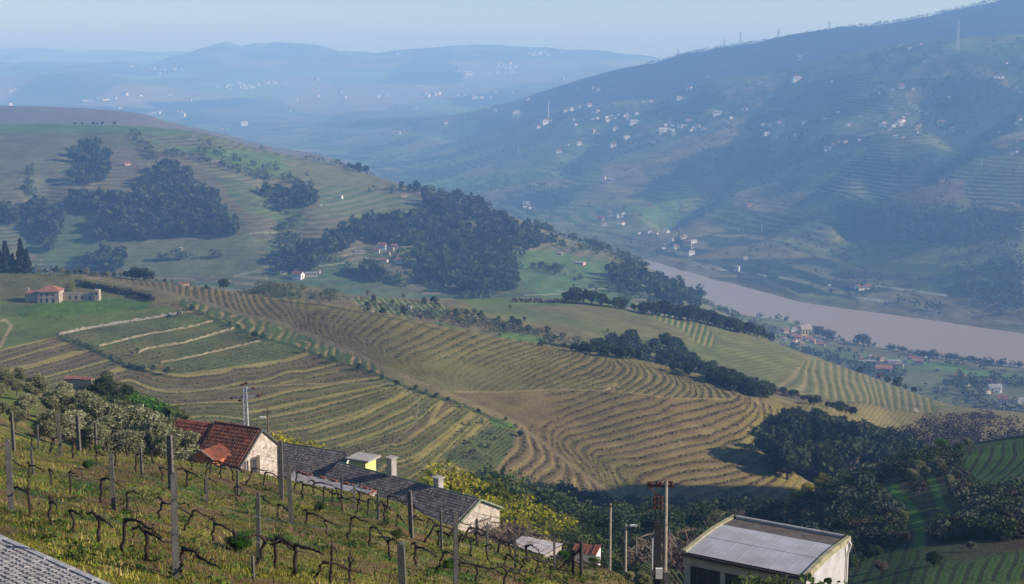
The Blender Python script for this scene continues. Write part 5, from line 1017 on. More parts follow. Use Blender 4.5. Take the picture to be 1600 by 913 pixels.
# house one, red tiled
A = W(278, 655, 113.9); B = W(408, 674, 110); hs1 = empty('stone_house', (B[0], B[1], zat(B[0], B[1])), 'small stone house with a sagging red tiled roof and pale gable', 'house')
mid = A+(B-A)*.46; drop = np.array([0, 0, -.28])
zb = -35.2
u, v, r0 = gable_block(hs1, A+drop*.4, mid+drop, 3.1, 2.0, 2.5, 1.6, zb, 'stucco', M['redtile'], over=.02, name='rear_wall', rname='rear_roof')
u, v, r1 = gable_block(hs1, mid, B, 2.8, 2.0, 2.2, 1.6, zb, 'stucco', M['redtile'], over=.12)
dn = v*2.8+np.array([0, 0, -2.2]); dn /= np.linalg.norm(dn); uu = (B-mid)/np.linalg.norm(B-mid); L1 = np.linalg.norm(B-mid)+.15; L0 = np.linalg.norm(mid-A)
tiles('roof_tiles', mid+np.array([0,0,.15]), uu, dn, L1, 3.75, .23, .34, M['redtile'], hs1, 1, .05)
dn0 = v*3.1+np.array([0, 0, -2.5]); dn0 /= np.linalg.norm(dn0); tiles('roof_tiles', A+drop*.4+np.array([0,0,.15]), uu, dn0, L0, 4.3, .23, .34, M['orangetile'], hs1, 2, .05)
dnb = -v*2.0+np.array([0, 0, -1.6]); dnb /= np.linalg.norm(dnb); tiles('roof_tiles', mid+np.array([0,0,.15]), uu, dnb, L1, 2.7, .23, .34, M['redtile'], hs1, 3, .05)
n_ = int(np.linalg.norm(B-A)/.38)
for i in range(n_): q = A+(B-A)*(i+.5)/n_+(drop if (i+.5)/n_ < .46 else 0)+np.array([0,0,.2]); MB().tube([q-uu*.2, q+uu*.2], [.11,.09], 6).obj('ridge_tile', M['redtile'], hs1)
mb_ = MB()
for sg, w_, d_ in ((1, 2.8, 2.2), (-1, 2.0, 1.6)):   # pale verge along the gable
    p0 = B+u*.14+np.array([0,0,.13]); p1 = B+u*.14+v*sg*w_*1.1; p1[2] = B[2]-d_*1.1+.13; mb_.tube([p0, p1], .08, 5)
mb_.obj('verge', M['concrete'], hs1)
rot = math.atan2(u[1], u[0])
def gpt(a, z): q = B+u*.02+v*a; return (q[0], q[1], z)
MB().box(gpt(.95, -32.75), (.1, .85, 2.1), rot).obj('doorway', M['glass'], hs1)
db = MB(); db.box(gpt(.46, -32.75), (.16, .12, 2.2), rot); db.box(gpt(1.44, -32.75), (.16, .12, 2.2), rot); db.box(gpt(.95, -31.62), (.16, 1.1, .12), rot); db.obj('door_frame', M['wood'], hs1)
MB().box(gpt(.68, -32.75), (.14, .3, 2.0), rot).obj('door', M['wood'], hs1)
wi = MB(); wi.box(gpt(2.15, -32.2), (.08, .55, 1.1), rot); wi.obj('window', M['glass'], hs1); wi = MB(); wi.box(gpt(2.15, -32.2), (.12, .08, 1.2), rot); wi.box(gpt(1.84, -32.2), (.12, .06, 1.2), rot); wi.box(gpt(2.46, -32.2), (.12, .06, 1.2), rot); wi.obj('window_frame', M['cream'], hs1)
for px, py in [(413,700),(421,712),(418,726),(426,735),(412,735),(424,700),(427,720),(389,735),(396,705),(420,742)]:   # bare stones showing through the render
    a_ = (float(t_of(px, 715))*B[1]-B[0]); q = B+u*.03; k_ = a_/(v[0]-float(t_of(px, 715))*v[1]); q = B+u*.03+v*k_; q[2] = float(s_of(py))*q[1]; MB().box(q, (.05, random.uniform(.12,.3), random.uniform(.08,.16)), rot).obj('bare_stone', M['stone'], hs1)
rel(hs1)
# small lean-to with the orange gable in front of it
C0 = W(316, 705, 107.5); lt = empty('brick_outhouse', (C0[0], C0[1], zat(C0[0], C0[1])), 'small ruined outhouse with orange gable in front of the red roof', 'outhouse')
C1 = C0-v*2.4
e1 = MB(); zf = -35.0
for sg, nm in ((1, 'wall'),):
    q0 = C0-u*1.0; q1 = C0+u*1.0; e1.add([(q0[0],q0[1],zf),(q1[0],q1[1],zf),(q1[0],q1[1],C0[2]-.55),(C0[0],C0[1],C0[2]),(q0[0],q0[1],C0[2]-.55)]+[(p_[0],p_[1],p_[2]) for p_ in (q0-v*2+np.array([0,0,zf-q0[2]]), q1-v*2+np.array([0,0,zf-q1[2]]), q1-v*2+np.array([0,0,-.55]), C1, q0-v*2+np.array([0,0,-.55]))], [(0,1,2,3,4),(1,6,7,2),(5,0,4,9),(6,5,9,8,7)])
e1.obj('wall', M['orangewall'], lt)
for sg in (-1, 1):
    q0 = C0+v*.15+np.array([0,0,.1]); q1 = C0+u*sg*1.2+v*.15+np.array([0,0,-.55]); MB().tube([q0, q1], .07, 5).obj('verge', M['cream'], lt)
    du = u*sg*1.15+np.array([0,0,-.6]); lu = np.linalg.norm(du); tiles('roof_tiles', C0+np.array([0,0,.06])+v*.1, -v, du/lu, 2.4, lu, .23, .3, M['orangetile'], lt, 5)
rb = MB()
for i in range(60): q = C0+u*random.uniform(-1.6, 2.2)+v*random.uniform(.2, 1.2); rb.box((q[0], q[1], random.uniform(-34.6,-33.2)), (.26,.14,.09), random.uniform(0,3), R=Matrix.Rotation(random.uniform(0,3),3,'Z') @ Matrix.Rotation(random.uniform(-.6,.6),3,'X'))
tag(rb.obj('broken_bricks', M['brick'], lt), kind='stuff'); rel(lt)
# long dark-tiled building, lower range
R0 = W(531, 726, 122.6); R1 = W(749, 783, 112); lb = empty('long_building', (R1[0], R1[1], zat(R1[0], R1[1])), 'long low white building under a dark tiled roof, with two chimneys', 'building')
u, v, rr = gable_block(lb, R0, R1, 2.9, 2.6, 1.45, 1.3, -41.5, 'stucco', M['darktile'], over=.15); du = (R1-R0)/np.linalg.norm(R1-R0); LL = np.linalg.norm(R1-R0)+.2
dn = v*2.9+np.array([0,0,-1.45]); dn /= np.linalg.norm(dn); tiles('roof_tiles', R0+np.array([0,0,.15])-du*.1, du, dn, LL, 3.5, .22, .30, M['darktile'], lb, 7, .085)
dn = -v*2.6+np.array([0,0,-1.3]); dn /= np.linalg.norm(dn); tiles('roof_tiles', R0+np.array([0,0,.15])-du*.1, du, dn, LL, 3.0, .22, .30, M['darktile'], lb, 8, .06)
n_ = int(LL/.42)
for i in range(n_): q = R0+(R1-R0)*(i+.5)/n_+np.array([0,0,.2]); MB().tube([q-du*.23, q+du*.2], [.10,.075], 5).obj('ridge_tile', M['ridgegreen'], lb)
for (px, pt, pb, w_, fr) in [(612,713,748,.62,.42),(685,744,772,.62,.72)]:
    q = R0+(R1-R0)*fr-v*.75; q[0] = float(t_of(px, pb))*q[1]; zt = float(s_of(pt))*q[1]; zb_ = q[2]-1.2; c_ = MB(); c_.box((q[0], q[1], (zt+zb_)/2-.15), (w_, w_, zt-zb_-.3), math.atan2(u[1],u[0])); ch = c_.obj('chimney', M['chim'], lb)
    c_ = MB(); c_.box((q[0], q[1], zt-.13), (w_+.22, w_+.22, .12), math.atan2(u[1],u[0])); c_.box((q[0], q[1], zt-.3), (w_*.8, w_*.8, .25), math.atan2(u[1],u[0])); c_.obj('chimney_cap', M['chim'], ch)
vg = MB()
for sg, w_, d_ in ((1, 2.9, 1.45), (-1, 2.6, 1.3)):
    p0 = R1+u*.17+np.array([0,0,.1]); p1 = R1+u*.17+v*sg*w_*1.08; p1[2] = R1[2]-d_*1.08+.1; vg.tube([p0, p1], .10, 4)
vg.obj('verge', M['ridgegreen'], lb)
rel(lb)
for c in lb.children:
    for g in c.children: g.matrix_parent_inverse = Matrix.Identity(4)
# upper range behind it
U0 = W(430, 694, 129.7); U1 = W(547, 712, 126); ub = empty('tiled_range', (U1[0], U1[1], zat(U1[0], U1[1])), 'upper dark-tiled range joining the red-roofed house to the long building', 'building')
u2, v2, _ = gable_block(ub, U0, U1, 3.6, 2.4, 2.0, 1.3, -42, 'white', M['darktile'], over=.1); du = (U1-U0)/np.linalg.norm(U1-U0)
dn = v2*3.6+np.array([0,0,-2.0]); dn /= np.linalg.norm(dn); tiles('roof_tiles', U0+np.array([0,0,.15]), du, dn, np.linalg.norm(U1-U0)+.1, 4.5, .22, .30, M['darktile'], ub, 9, .085)
for i in range(int(np.linalg.norm(U1-U0)/.42)): q = U0+du*.42*(i+.5)+np.array([0,0,.2]); MB().tube([q-du*.23, q+du*.2], [.10,.08], 5).obj('ridge_tile', M['darktile'], ub)
q = W(566, 722, 124); c_ = MB(); c_.box((q[0], q[1], q[2]-.9), (1.8, 1.8, 2.2), math.atan2(u2[1],u2[0])); c_.obj('yellow_annex', M['yellowpaint'], ub); c_ = MB(); c_.box((q[0]+.1, q[1], q[2]+.42), (2.4, 2.2, .18), math.atan2(u2[1],u2[0])); c_.obj('annex_roof', M['chim'], ub); rel(ub)
# flat slab shed in front
S = [W(459,737,112), W(588,768,104), W(556,786,101.5), W(448,756,107)]; zs = float(np.mean([q[2] for q in S])); cs = np.mean(S, 0); sb = empty('flat_roofed_shed', (cs[0], cs[1], zat(cs[0], cs[1])), 'ruined shed with a bare flat slab roof and brick edge', 'shed')
sv = [(q[0], q[1], q[2]) for q in S]; MB().add(sv+[(a,b,c-.18) for a,b,c in sv], [(3,2,1,0),(4,5,6,7),(0,1,5,4),(1,2,6,5),(2,3,7,6),(3,0,4,7)]).obj('roof_slab', M['slab'], sb)
iv_ = [(cs[0]+(a-cs[0])*.96, cs[1]+(b-cs[1])*.96, c-.18) for a,b,c in sv]; MB().add(iv_+[(a,b,-41.) for a,b,c in iv_], [(0,1,5,4),(1,2,6,5),(2,3,7,6),(3,0,4,7)]).obj('wall', M['white'], sb)
for a_, b_ in ((1, 2), (0, 1)):
    d_ = S[b_]-S[a_]; L_ = np.linalg.norm(d_); n_ = int(L_/.26)
    for i in range(n_):
        if random.random() < (.15 if a_ == 1 else .55): continue
        q = S[a_]+d_*(i+.5)/n_; MB().box((q[0], q[1], q[2]+.07+random.uniform(-.02,.05)), (.24,.13,.12), math.atan2(d_[1], d_[0])+random.uniform(-.2,.2)).obj('brick', M['brick'], sb)
rel(sb)
# grey fibre roof shed and the red rubble roof
def lowshed(pts4, y4, name, mat, label, cat, wallm, nsheet):
    Q = [W(a, b, y) for (a, b), y in zip(pts4, y4)]; c = np.mean(Q, 0); e = empty(name, (c[0], c[1], zat(c[0], c[1])), label, cat)
    for i in range(nsheet):
        a0, a1 = i/nsheet, (i+.96)/nsheet; V = []; m_ = 12
        for j in range(m_+1):
            a = a0+(a1-a0)*j/m_; wv = .03*math.sin(j*PI); p0 = Q[0]+(Q[1]-Q[0])*a; p1 = Q[3]+(Q[2]-Q[3])*a; lift = np.array([0,0,.035*(j % 2)+random.uniform(0,.01)+.03*(i % 2)]); V += [p0+lift, p1+lift+np.array([0,0,random.uniform(-.03,.03)])]
        mesh('roof_sheet', V, [(2*j, 2*j+2, 2*j+3, 2*j+1) for j in range(m_)], mat, e)
    W4 = [c+(q-c)*.94 for q in Q]; MB().add([(q[0],q[1],q[2]-.08) for q in W4]+[(q[0],q[1],c[2]-3) for q in W4], [(0,1,5,4),(1,2,6,5),(2,3,7,6),(3,0,4,7)]).obj('wall', wallm, e); rel(e); return e
lowshed([(815,838),(880,851),(850,868),(797,852)], [92,88,83,87], 'corrugated_shed', M['slab'], 'low shed with a ragged grey corrugated roof below the mimosas', 'shed', M['stone'], 6)
e = lowshed([(898,850),(940,853),(932,868),(893,864)], [88,86,83,85], 'red_tiled_shed', M['orangetile'], 'small shed with a collapsing red tiled roof near the poles', 'shed', M['white'], 4)
lowshed([(103,587),(144,589),(144,594),(98,592)], [196,192,188,190], 'red_shed', M['terracotta'], 'low white shed with a pale red roof above the olives', 'shed', M['cream'], 3)

# ---------------------------------------------------------------- garage
GA = W(1070, 862, 62); e1_ = np.array([.848,-.53,0]); e2_ = np.array([.53,.848,0]); LX, LY = 5.85, 5.6; rotg = math.atan2(e1_[1], e1_[0])
zg = zat(GA[0]+3, GA[1]+2); ga = empty('garage', (GA[0], GA[1], zg), 'white double garage with a curved grey sheet roof, lower right', 'garage')
def gp(a, b, z): q = GA+e1_*a+e2_*b; return (q[0], q[1], GA[2]+z)
def roofz(b): f = b/LY; return .15*math.sin(min(f/.6, 1)*PI/2)-max(0, f-.6)/.4*.12
HB = -3.9; M['gwall'] = solid('stained_wall', (.46,.455,.45), .95, .3, 1.4, .3, (.30,.29,.26))
w = MB(); T_ = .2
for a0, a1 in ((0,.28),(1.78,2.0),(3.5,3.72),(5.15,LX)): w.add([gp(a0,0,HB),gp(a1,0,HB),gp(a1,T_,HB),gp(a0,T_,HB),gp(a0,0,-.62),gp(a1,0,-.62),gp(a1,T_,-.62),gp(a0,T_,-.62)], [(0,1,5,4),(1,2,6,5),(2,3,7,6),(3,0,4,7)])
w.add([gp(0,0,-.62),gp(LX,0,-.62),gp(LX,T_,-.62),gp(0,T_,-.62),gp(0,0,-.14),gp(LX,0,-.14),gp(LX,T_,-.14),gp(0,T_,-.14)], [(0,1,5,4),(1,2,6,5),(3,0,4,7),(4,5,6,7),(3,2,1,0)]); w.obj('front_wall', M['gwall'], ga)
for a_ in (0, LX-T_):
    nb = 12; V = []; F = []
    for i in range(nb+1):
        b_ = T_+(LY-T_)*i/nb; V += [gp(a_,b_,HB), gp(a_+T_,b_,HB), gp(a_+T_,b_,roofz(b_)-.12), gp(a_,b_,roofz(b_)-.12)]
        if i: k = 4*i; F += [(k-4,k-1,k+3,k),(k-3,k+1,k+2,k-2),(k-1,k-2,k+2,k+3)]
    F.append((4*nb,4*nb+1,4*nb+2,4*nb+3)); mesh('side_wall', V, F, M['gwall'], ga)
w = MB(); w.add([gp(T_,LY-T_,HB),gp(LX-T_,LY-T_,HB),gp(LX-T_,LY-.01,HB),gp(T_,LY-.01,HB),gp(T_,LY-T_,.2),gp(LX-T_,LY-T_,.2),gp(LX-T_,LY-.01,.2),gp(T_,LY-.01,.2)], [(0,1,5,4),(2,3,7,6),(4,5,6,7)]); w.obj('back_wall', M['gwall'], ga)
M['moor'] = solid('mossy_roof_edge', (.10,.085,.07), .95, .5, 3, .4); M['sheet'] = solid('fibre_sheet', (.37,.375,.39), .85, .3, 1.0, .2, (.27,.265,.26)); M['mossband'] = solid('lichen_concrete', (.42,.37,.22), .95, .3, 3, .4, (.17,.17,.09)); M['doordark'] = solid('dark_door', (.05,.048,.055), .7, .25, 3)
for r_ in range(3):
    b0, b1 = [(-.1, 2.1), (2.0, 4.15), (4.08, LY+.05)][r_]
    for i in range(7):
        a0 = .12+i*(LX-.24)/7; a1 = a0+(LX-.24)/7-.001; V = []; F = []; nx, ny = 12, 5
        for j in range(nx+1):
            for k in range(ny+1):
                a_ = a0+(a1-a0)*j/nx; b_ = b0+(b1-b0)*k/ny; V.append(gp(a_, b_, roofz(b_)+.007*math.cos(j*PI)+.03-.025*r_*0+(.012 if k == 0 and r_ else 0)))
        for j in range(nx):
            for k in range(ny): b = j*(ny+1)+k; F.append((b, b+ny+1, b+ny+2, b+1))
        mesh('roof_sheet', V, F, M['sheet'] if r_ < 2 else M['moor'], ga, True)
for a_ in (-.08, LX-.12):
    V = []; F = []; nb = 16
    for i in range(nb+1):
        b_ = -.12+(LY+.24)*i/nb; z_ = roofz(min(max(b_,0),LY)); V += [gp(a_,b_,z_-.16), gp(a_+.2,b_,z_-.16), gp(a_+.2,b_,z_+.11), gp(a_,b_,z_+.11)]
        if i: k = 4*i; F += [(k-4,k-1,k+3,k),(k-3,k+1,k+2,k-2),(k-1,k-2,k+2,k+3),(k-4,k,k+1,k-3)]
    F += [(0,1,2,3),(4*nb,4*nb+3,4*nb+2,4*nb+1)]; mesh('parapet', V, F, M['mossband'], ga)
w = MB(); w.add([gp(-.1,-.22,-.16),gp(LX+.1,-.22,-.16),gp(LX+.1,.02,-.16),gp(-.1,.02,-.16),gp(-.1,-.22,-.03),gp(LX+.1,-.22,-.03),gp(LX+.1,.02,-.03),gp(-.1,.02,-.03)], [(0,1,5,4),(1,2,6,5),(2,3,7,6),(3,0,4,7),(4,5,6,7),(3,2,1,0)]); w.obj('gutter', M['darkmetal'], ga)
for i in range(30): a_ = .1+i*(LX-.2)/30; w = MB(); w.tube([gp(a_, LY-.12, roofz(LY)+.12), gp(a_+.19, LY-.12, roofz(LY)+.12)], [.075,.06], 5); w.obj('ridge_tile', M['moor'], ga)
for a0, a1 in ((.28,1.78),(2.0,3.5),(3.72,5.15)):
    n_ = 6
    d_ = bpy.data.objects.new('door', None); COL.objects.link(d_); d_.parent = ga
    for i in range(n_):
        x0 = a0+(a1-a0)*i/n_; x1 = a0+(a1-a0)*(i+.93)/n_; MB().add([gp(x0,.1,HB),gp(x1,.1,HB),gp(x1,.14,HB),gp(x0,.14,HB),gp(x0,.1,-.64),gp(x1,.1,-.64),gp(x1,.14,-.64),gp(x0,.14,-.64)], [(0,1,5,4),(1,2,6,5),(2,3,7,6),(3,0,4,7),(4,5,6,7),(3,2,1,0)]).obj('plank', M['doordark'], d_)
cb = MB(); cb.tube([gp(LX+.02,1.0,.1), gp(LX+.06,.6,-.4), gp(LX+.05,.9,-1.6), gp(LX+.05,.2,-2.9)], .02, 5); cb.obj('cable', M['wire'], ga)
MB().tube([gp(LX+.1,LY-.3,.05), gp(LX+.25,LY-.35,-.1), gp(LX+.08,LY-.3,-.6), gp(LX+.08,LY-.3,-3.8)], .05, 6).obj('downpipe', M['white'], ga)
rel(ga)
for px, y, top, key, lb_ in [(1215,52,884,'bush','leafy green bush in front of the garage, left part'),(1238,50,872,'bush','leafy green bush in front of the garage, tallest part'),(1262,51,880,'bush','leafy green bush in front of the garage, right part'),(1165,56,898,'barebush','twiggy bush in front of the garage doors')]: atp(px, y, top, key, lb_, None, .8)
atp(1010, 52, 892, 'OL1', 'silvery grey shrub at the foot of the transformer pole', None, .7); atp(985, 50, 900, 'OL2', 'low silvery shrub left of the transformer pole', None, .6)

# ---------------------------------------------------------------- poles
def wpole(px, y, top, r, name, label, cat, mat='pole', taper=.6):
    t = float(t_of(px, top)); x = t*y; z = zat(x, y); zt = float(s_of(top))*y; e = empty(name, (x, y, z), label, cat); MB().tube([(0,0,-.5),(0,0,zt-z)], [r, r*taper], 10).obj('pole', M[mat], e, True); return e, zt-z
tp, H = wpole(1041, 72, 752, .16, 'transformer_pole', 'tall concrete power pole with rusty crossarm and switchgear beside the garage', 'power pole'); k = 72/2200
def tpx(dx): return dx*k
ca = MB(); ca.box((tpx(-9), 0, H-.28), (tpx(44), .09, .12)); ca.box((tpx(4), 0, H-.05), (tpx(14), .08, .10)); ca.obj('cross_arm', M['rust'], tp)
MB().tube([(tpx(-28),-.02,H-.35),(tpx(-4),0,H-1.0)], .03, 5).obj('brace', M['rust'], tp)
for dx in (-28, -24, -14, -9, 0, 9):
    b = MB(); b.tube([(tpx(dx),0,H-.26),(tpx(dx),0,H-.12),(tpx(dx),0,H-.02)], [.05,.10,.05], 8); b.obj('insulator', M['rust'], tp)
for j in range(3):
    b = MB(); b.box((tpx(-12), -.05, H-.85-.27*j), (tpx(18), .12, .06)); b.obj('bracket', M['darkmetal'], tp)
    for dx in (-19, -13, -7): b = MB(); b.tube([(tpx(dx),-.08,H-.98-.27*j),(tpx(dx),-.08,H-.80-.27*j)], [.075,.09], 8); b.obj('insulator', M['rust'], tp)
MB().box((tpx(-17), 0, H-1.2), (.07, .07, 1.3)).obj('bracket', M['darkmetal'], tp)
for i, dx in enumerate((-22, -14, -6)): MB().tube([(tpx(dx),-.05,H-2.3),(tpx(dx)+.02,-.05,H-1.85)], [.03,.045], 6).obj('cable_head', M['darkmetal'], tp)
MB().box((tpx(-13), 0, H-2.3), (tpx(30), .08, .08)).obj('bracket', M['darkmetal'], tp)
MB().box((tpx(-12), .05, (H-2.2-.5)/2), (tpx(11), .32, H-2.2+.5)).obj('steel_column', M['darkmetal'], tp)
MB().box((tpx(-10), -.28, float(s_of(893))*72-tp.location.z), (.36, .2, .55)).obj('meter_box', M['white'], tp); MB().box((tpx(3), -.26, float(s_of(900))*72-tp.location.z), (.34, .2, .62)).obj('meter_box', M['concrete'], tp)
MB().tube([(tpx(-21),-.1,float(s_of(905))*72-tp.location.z),(tpx(-21),-.1,float(s_of(840))*72-tp.location.z)], .05, 6).obj('conduit', M['pylon'], tp)
p2, h2 = wpole(954, 80, 787, .11, 'power_pole', 'slim tapering pale concrete pole, taller of the pair left of the transformer pole', 'power pole'); MB().box((0,0,h2-.12), (.12,.34,.08)).obj('cross_arm', M['rust'], p2)
p3, h3 = wpole(978, 74, 820, .11, 'street_lamp', 'short concrete pole with a small white street lamp head', 'street lamp'); MB().tube([(0,0,h3-.1),(.3,-.05,h3-.02)], .025, 5).obj('arm', M['pylon'], p3); MB().box((.42,-.06,h3-.03), (.38,.16,.09)).obj('lamp_head', M['white'], p3)
p4, h4 = wpole(418, 122, 637, .12, 'utility_pole', 'wooden utility pole behind the red roof with small white lamp', 'utility pole', 'wood'); MB().box((0,-.1,h4-.35), (.9,.1,.1)).obj('cross_arm', M['wood'], p4); MB().box((-.42,-.2,h4-.85), (.5,.2,.14)).obj('lamp_head', M['white'], p4)
p5, h5 = wpole(994, 66, 838, .07, 'thin_post', 'thin dark post with a pale box left of the transformer pole', 'post', 'concrete')
# lattice pylon behind the red-roofed house
yy = 134; t = float(t_of(384, 640)); zt = float(s_of(604))*yy; z0_ = zat(t*yy, yy); lp = empty('lattice_pylon', (t*yy, yy, z0_), 'silver lattice power pylon with brown insulators behind the red-roofed house', 'pylon'); Hh = zt-z0_; wb, wt = .6, .3
for sx in (-1, 1):
    for sy in (-1, 1): MB().tube([(sx*wb/2,sy*wb/2,-.3),(sx*wt/2,sy*wt/2,Hh)], .035, 4).obj('leg', M['pylon'], lp)
b = MB(); nn_ = 16
for i in range(nn_):
    za, zc_ = Hh*i/nn_, Hh*(i+1)/nn_; wa, wc = [(wb+(wt-wb)*q/Hh)/2 for q in (za, zc_)]
    for (x0, y0, x1, y1) in [(-1,-1,1,-1),(1,-1,1,1),(1,1,-1,1),(-1,1,-1,-1)]: b.tube([(x0*wa,y0*wa,za),(x1*wc,y1*wc,zc_)], .04, 3); b.tube([(x1*wa,y1*wa,za),(x0*wc,y0*wc,zc_)], .04, 3)
b.obj('lattice', M['pylon'], lp)
for zz, x0, x1 in [(Hh-.35, -.3, .75), (Hh-1.15, -1.25, 1.2), (Hh-1.05, -.3, 1.2)]: MB().tube([(x0,0,zz),(x1,0,zz+.12)], .04, 4).obj('cross_arm', M['pylon'], lp)
for x, z in [(-.25,Hh+.15),(.1,Hh+.3),(.8,Hh-.2),(-1.35,Hh-1.2),(-.55,Hh-1.45),(1.3,Hh-.95)]: MB().tube([(x-.18,0,z),(x,0,z+.05),(x+.18,0,z)], [.07,.13,.07], 8).obj('insulator', M['rust'], lp)
def wire(a, b, sag, r, label, name='power_line'):
    a, b = Vector(a), Vector(b); pts_ = [a.lerp(b, i/16)-Vector((0,0,sag*4*(i/16)*(1-i/16))) for i in range(17)]; o = MB().tube(pts_, r, 4).obj(name, M['wire']); return tag(o, label, 'power line')
def wp(e, x, y, z): return (e.location.x+x, e.location.y+y, e.location.z+z)
wire(wp(p4,0,0,h4-.3), W(640, 742, 165), 1.2, .022, 'thin cable running down right from the wooden pole to the trees')
wire(wp(p4,0,0,h4-.8), W(650, 762, 150), 1.4, .022, 'lower cable running down right from the wooden pole')
wire(wp(p4,0,0,h4-.3), W(330, 664, 126), .4, .02, 'cable from the wooden pole to the red-roofed house')
wire(wp(p2,0,0,h2-.1), W(740, 800, 108), .8, .018, 'cable from the slim concrete pole to the long building')
wire(wp(p2,0,0,h2-.1), wp(tp,-.4,0,H-2.2), .3, .018, 'cable between the slim pole and the transformer pole')
wire(wp(p3,0,0,h3-.1), wp(tp,-.4,0,H-2.4), .2, .018, 'cable from the street lamp to the transformer pole')
wire(wp(tp,.1,0,H-2.4), gp(.3, 0, -.3), .3, .018, 'cable from the transformer pole to the garage front')
wire(gp(.3, -.25, -.1), gp(LX-.3, -.25, -.12), .12, .012, 'cable strung along the garage eave')
# garden retaining wall etc: dark corner post with brace at the vineyard's end
def gate_post():
    p = place(908, 905, 1, kB); h = (float(s_of(847))-float(s_of(905)))*p[1]; e = empty('braced_post', p, 'dark end post with a slanting brace at the lower end of the vineyard', 'post'); MB().tube([(0,0,-.3),(0,0,h)], [.07,.06], 8).obj('post', M['darkmetal'], e); MB().tube([(-.95,.0,h*.15),(-.02,0,h*.8)], .045, 6).obj('brace', M['vine_bark'], e); MB().tube([(-.28,.1,-.2),(-.28,.1,h*.75)], .05, 6).obj('post', M['vine_bark'], e)
gate_post()

# ---------------------------------------------------------------- foreground vineyard
POSTS = [(18,690,803,11),(178,712,797,8.5),(275,742,905,12.5),(268,680,765,9.5),(404,770,878,7.5),(455,727,818,8.5),(440,690,782,8),(95,648,712,6),(124,650,705,6),(22,645,705,5),(643,768,840,8),(630,849,935,14),(712,803,928,9),(745,812,850,5),(762,818,866,4),(591,772,812,4),(323,742,790,5),(222,700,742,4),(150,655,700,4),(52,700,742,4),(805,838,890,5),(866,842,895,4),(690,800,862,4),(396,868,905,5),(534,745,790,4),(553,758,796,4),(372,735,775,4),(60,664,702,3.5)]
def vpost(px, top, base, wpx):
    p = place(px, base, 1, kB); h = (float(s_of(top))-float(s_of(base)))*p[1]; w = wpx*p[1]/2200*.86
    b = MB(); b.box((0,0,h/2-.15), (w, w*.9, h+.3), random.uniform(-.4,.4), taper=.9); b.box((0,0,h+.01), (w*.7, w*.6, .05), 0, taper=.6)
    e = empty('vineyard_post', p, 'x', 'post', 'concrete posts of the foreground vineyard'); b.obj('post', M['concrete'], e)
    lean = random.uniform(-.03,.03); e.rotation_euler = (random.uniform(-.02,.02), lean, 0)
    for f in (.45, .78):
        if h > .9: MB().tube([(-w*.62,-w*.6,h*f),(w*.62,-w*.6,h*f),(w*.62,w*.6,h*f),(-w*.62,w*.6,h*f),(-w*.62,-w*.6,h*f)], .006, 3).obj('wire_tie', M['wire'], e)
    return e
def rowname(px, base):
    return ['nearest the road', 'in the second row', 'in the middle rows', 'along the far edge of the slope']
for i, a in enumerate(sorted(POSTS)):
    e = vpost(*a); e['label'] = {275: 'tall grey concrete post in the centre foreground, tallest of all', 18: 'thick concrete post at the far left above the cobbled road', 630: 'thick concrete post cut by the bottom edge of the picture', 712: 'pointed pale post in front of the white gable end', 455: 'dark post just right of the pale gable', 268: 'post rising against the olives beside the red roof'}.get(a[0], f'grey vineyard post in the foreground, {ordn(i+1)} from the left')
def vine_proto(seed, arms):
    rng = random.Random(seed); e = empty('grape_vine', (0,0,-9000), '', 'grape vine'); hh = rng.uniform(.42, .66); lean = rng.uniform(-.16,.16); r0 = rng.uniform(.03,.042)
    pts_ = [(0,0,-.1),(0,0,.02)]; x = 0; yv = 0
    for i in range(1, 6): x = lean*i/5+rng.uniform(-.045,.045); yv = rng.uniform(-.03,.03); pts_.append((x, yv, hh*i/5))
    MB().tube(pts_, [r0*1.5,r0*1.2,r0,r0*.85,r0*.95,r0*.85,r0*1.25], 7).obj('trunk', M['vine_bark'], e, True)
    for sg, ln in arms:
        a = MB(); q = [(x, yv, hh-.01)]; rr_ = [r0*1.1]; n = 7; dz = rng.uniform(-.02,.14)
        for i in range(1, n+1): q.append((x+sg*ln*i/n, yv+rng.uniform(-.03,.03), hh+dz*math.sin(i/n*3.0)+rng.uniform(-.02,.025)-.10*(i/n)**2)); rr_.append(r0*(.85-.5*i/n)*rng.uniform(.75,1.3))
        a.tube(q, rr_, 6); 
        for i in range(1, n): 
            if rng.random() < .75: a.tube([q[i], (q[i][0]+rng.uniform(-.03,.06)*sg, q[i][1]+rng.uniform(-.03,.03), q[i][2]+rng.uniform(.05,.13))], [.014,.008], 4)
        a.obj('arm', M['vine_bark'], e, True)
    return e
VP = [vine_proto(1,[(1,.95)]), vine_proto(2,[(1,.7)]), vine_proto(3,[(1,1.0),(-1,.3)]), vine_proto(4,[(1,.8)]), vine_proto(5,[(1,.6),(-1,.5)]), vine_proto(6,[(1,1.1)]), vine_proto(7,[(1,.5)])]
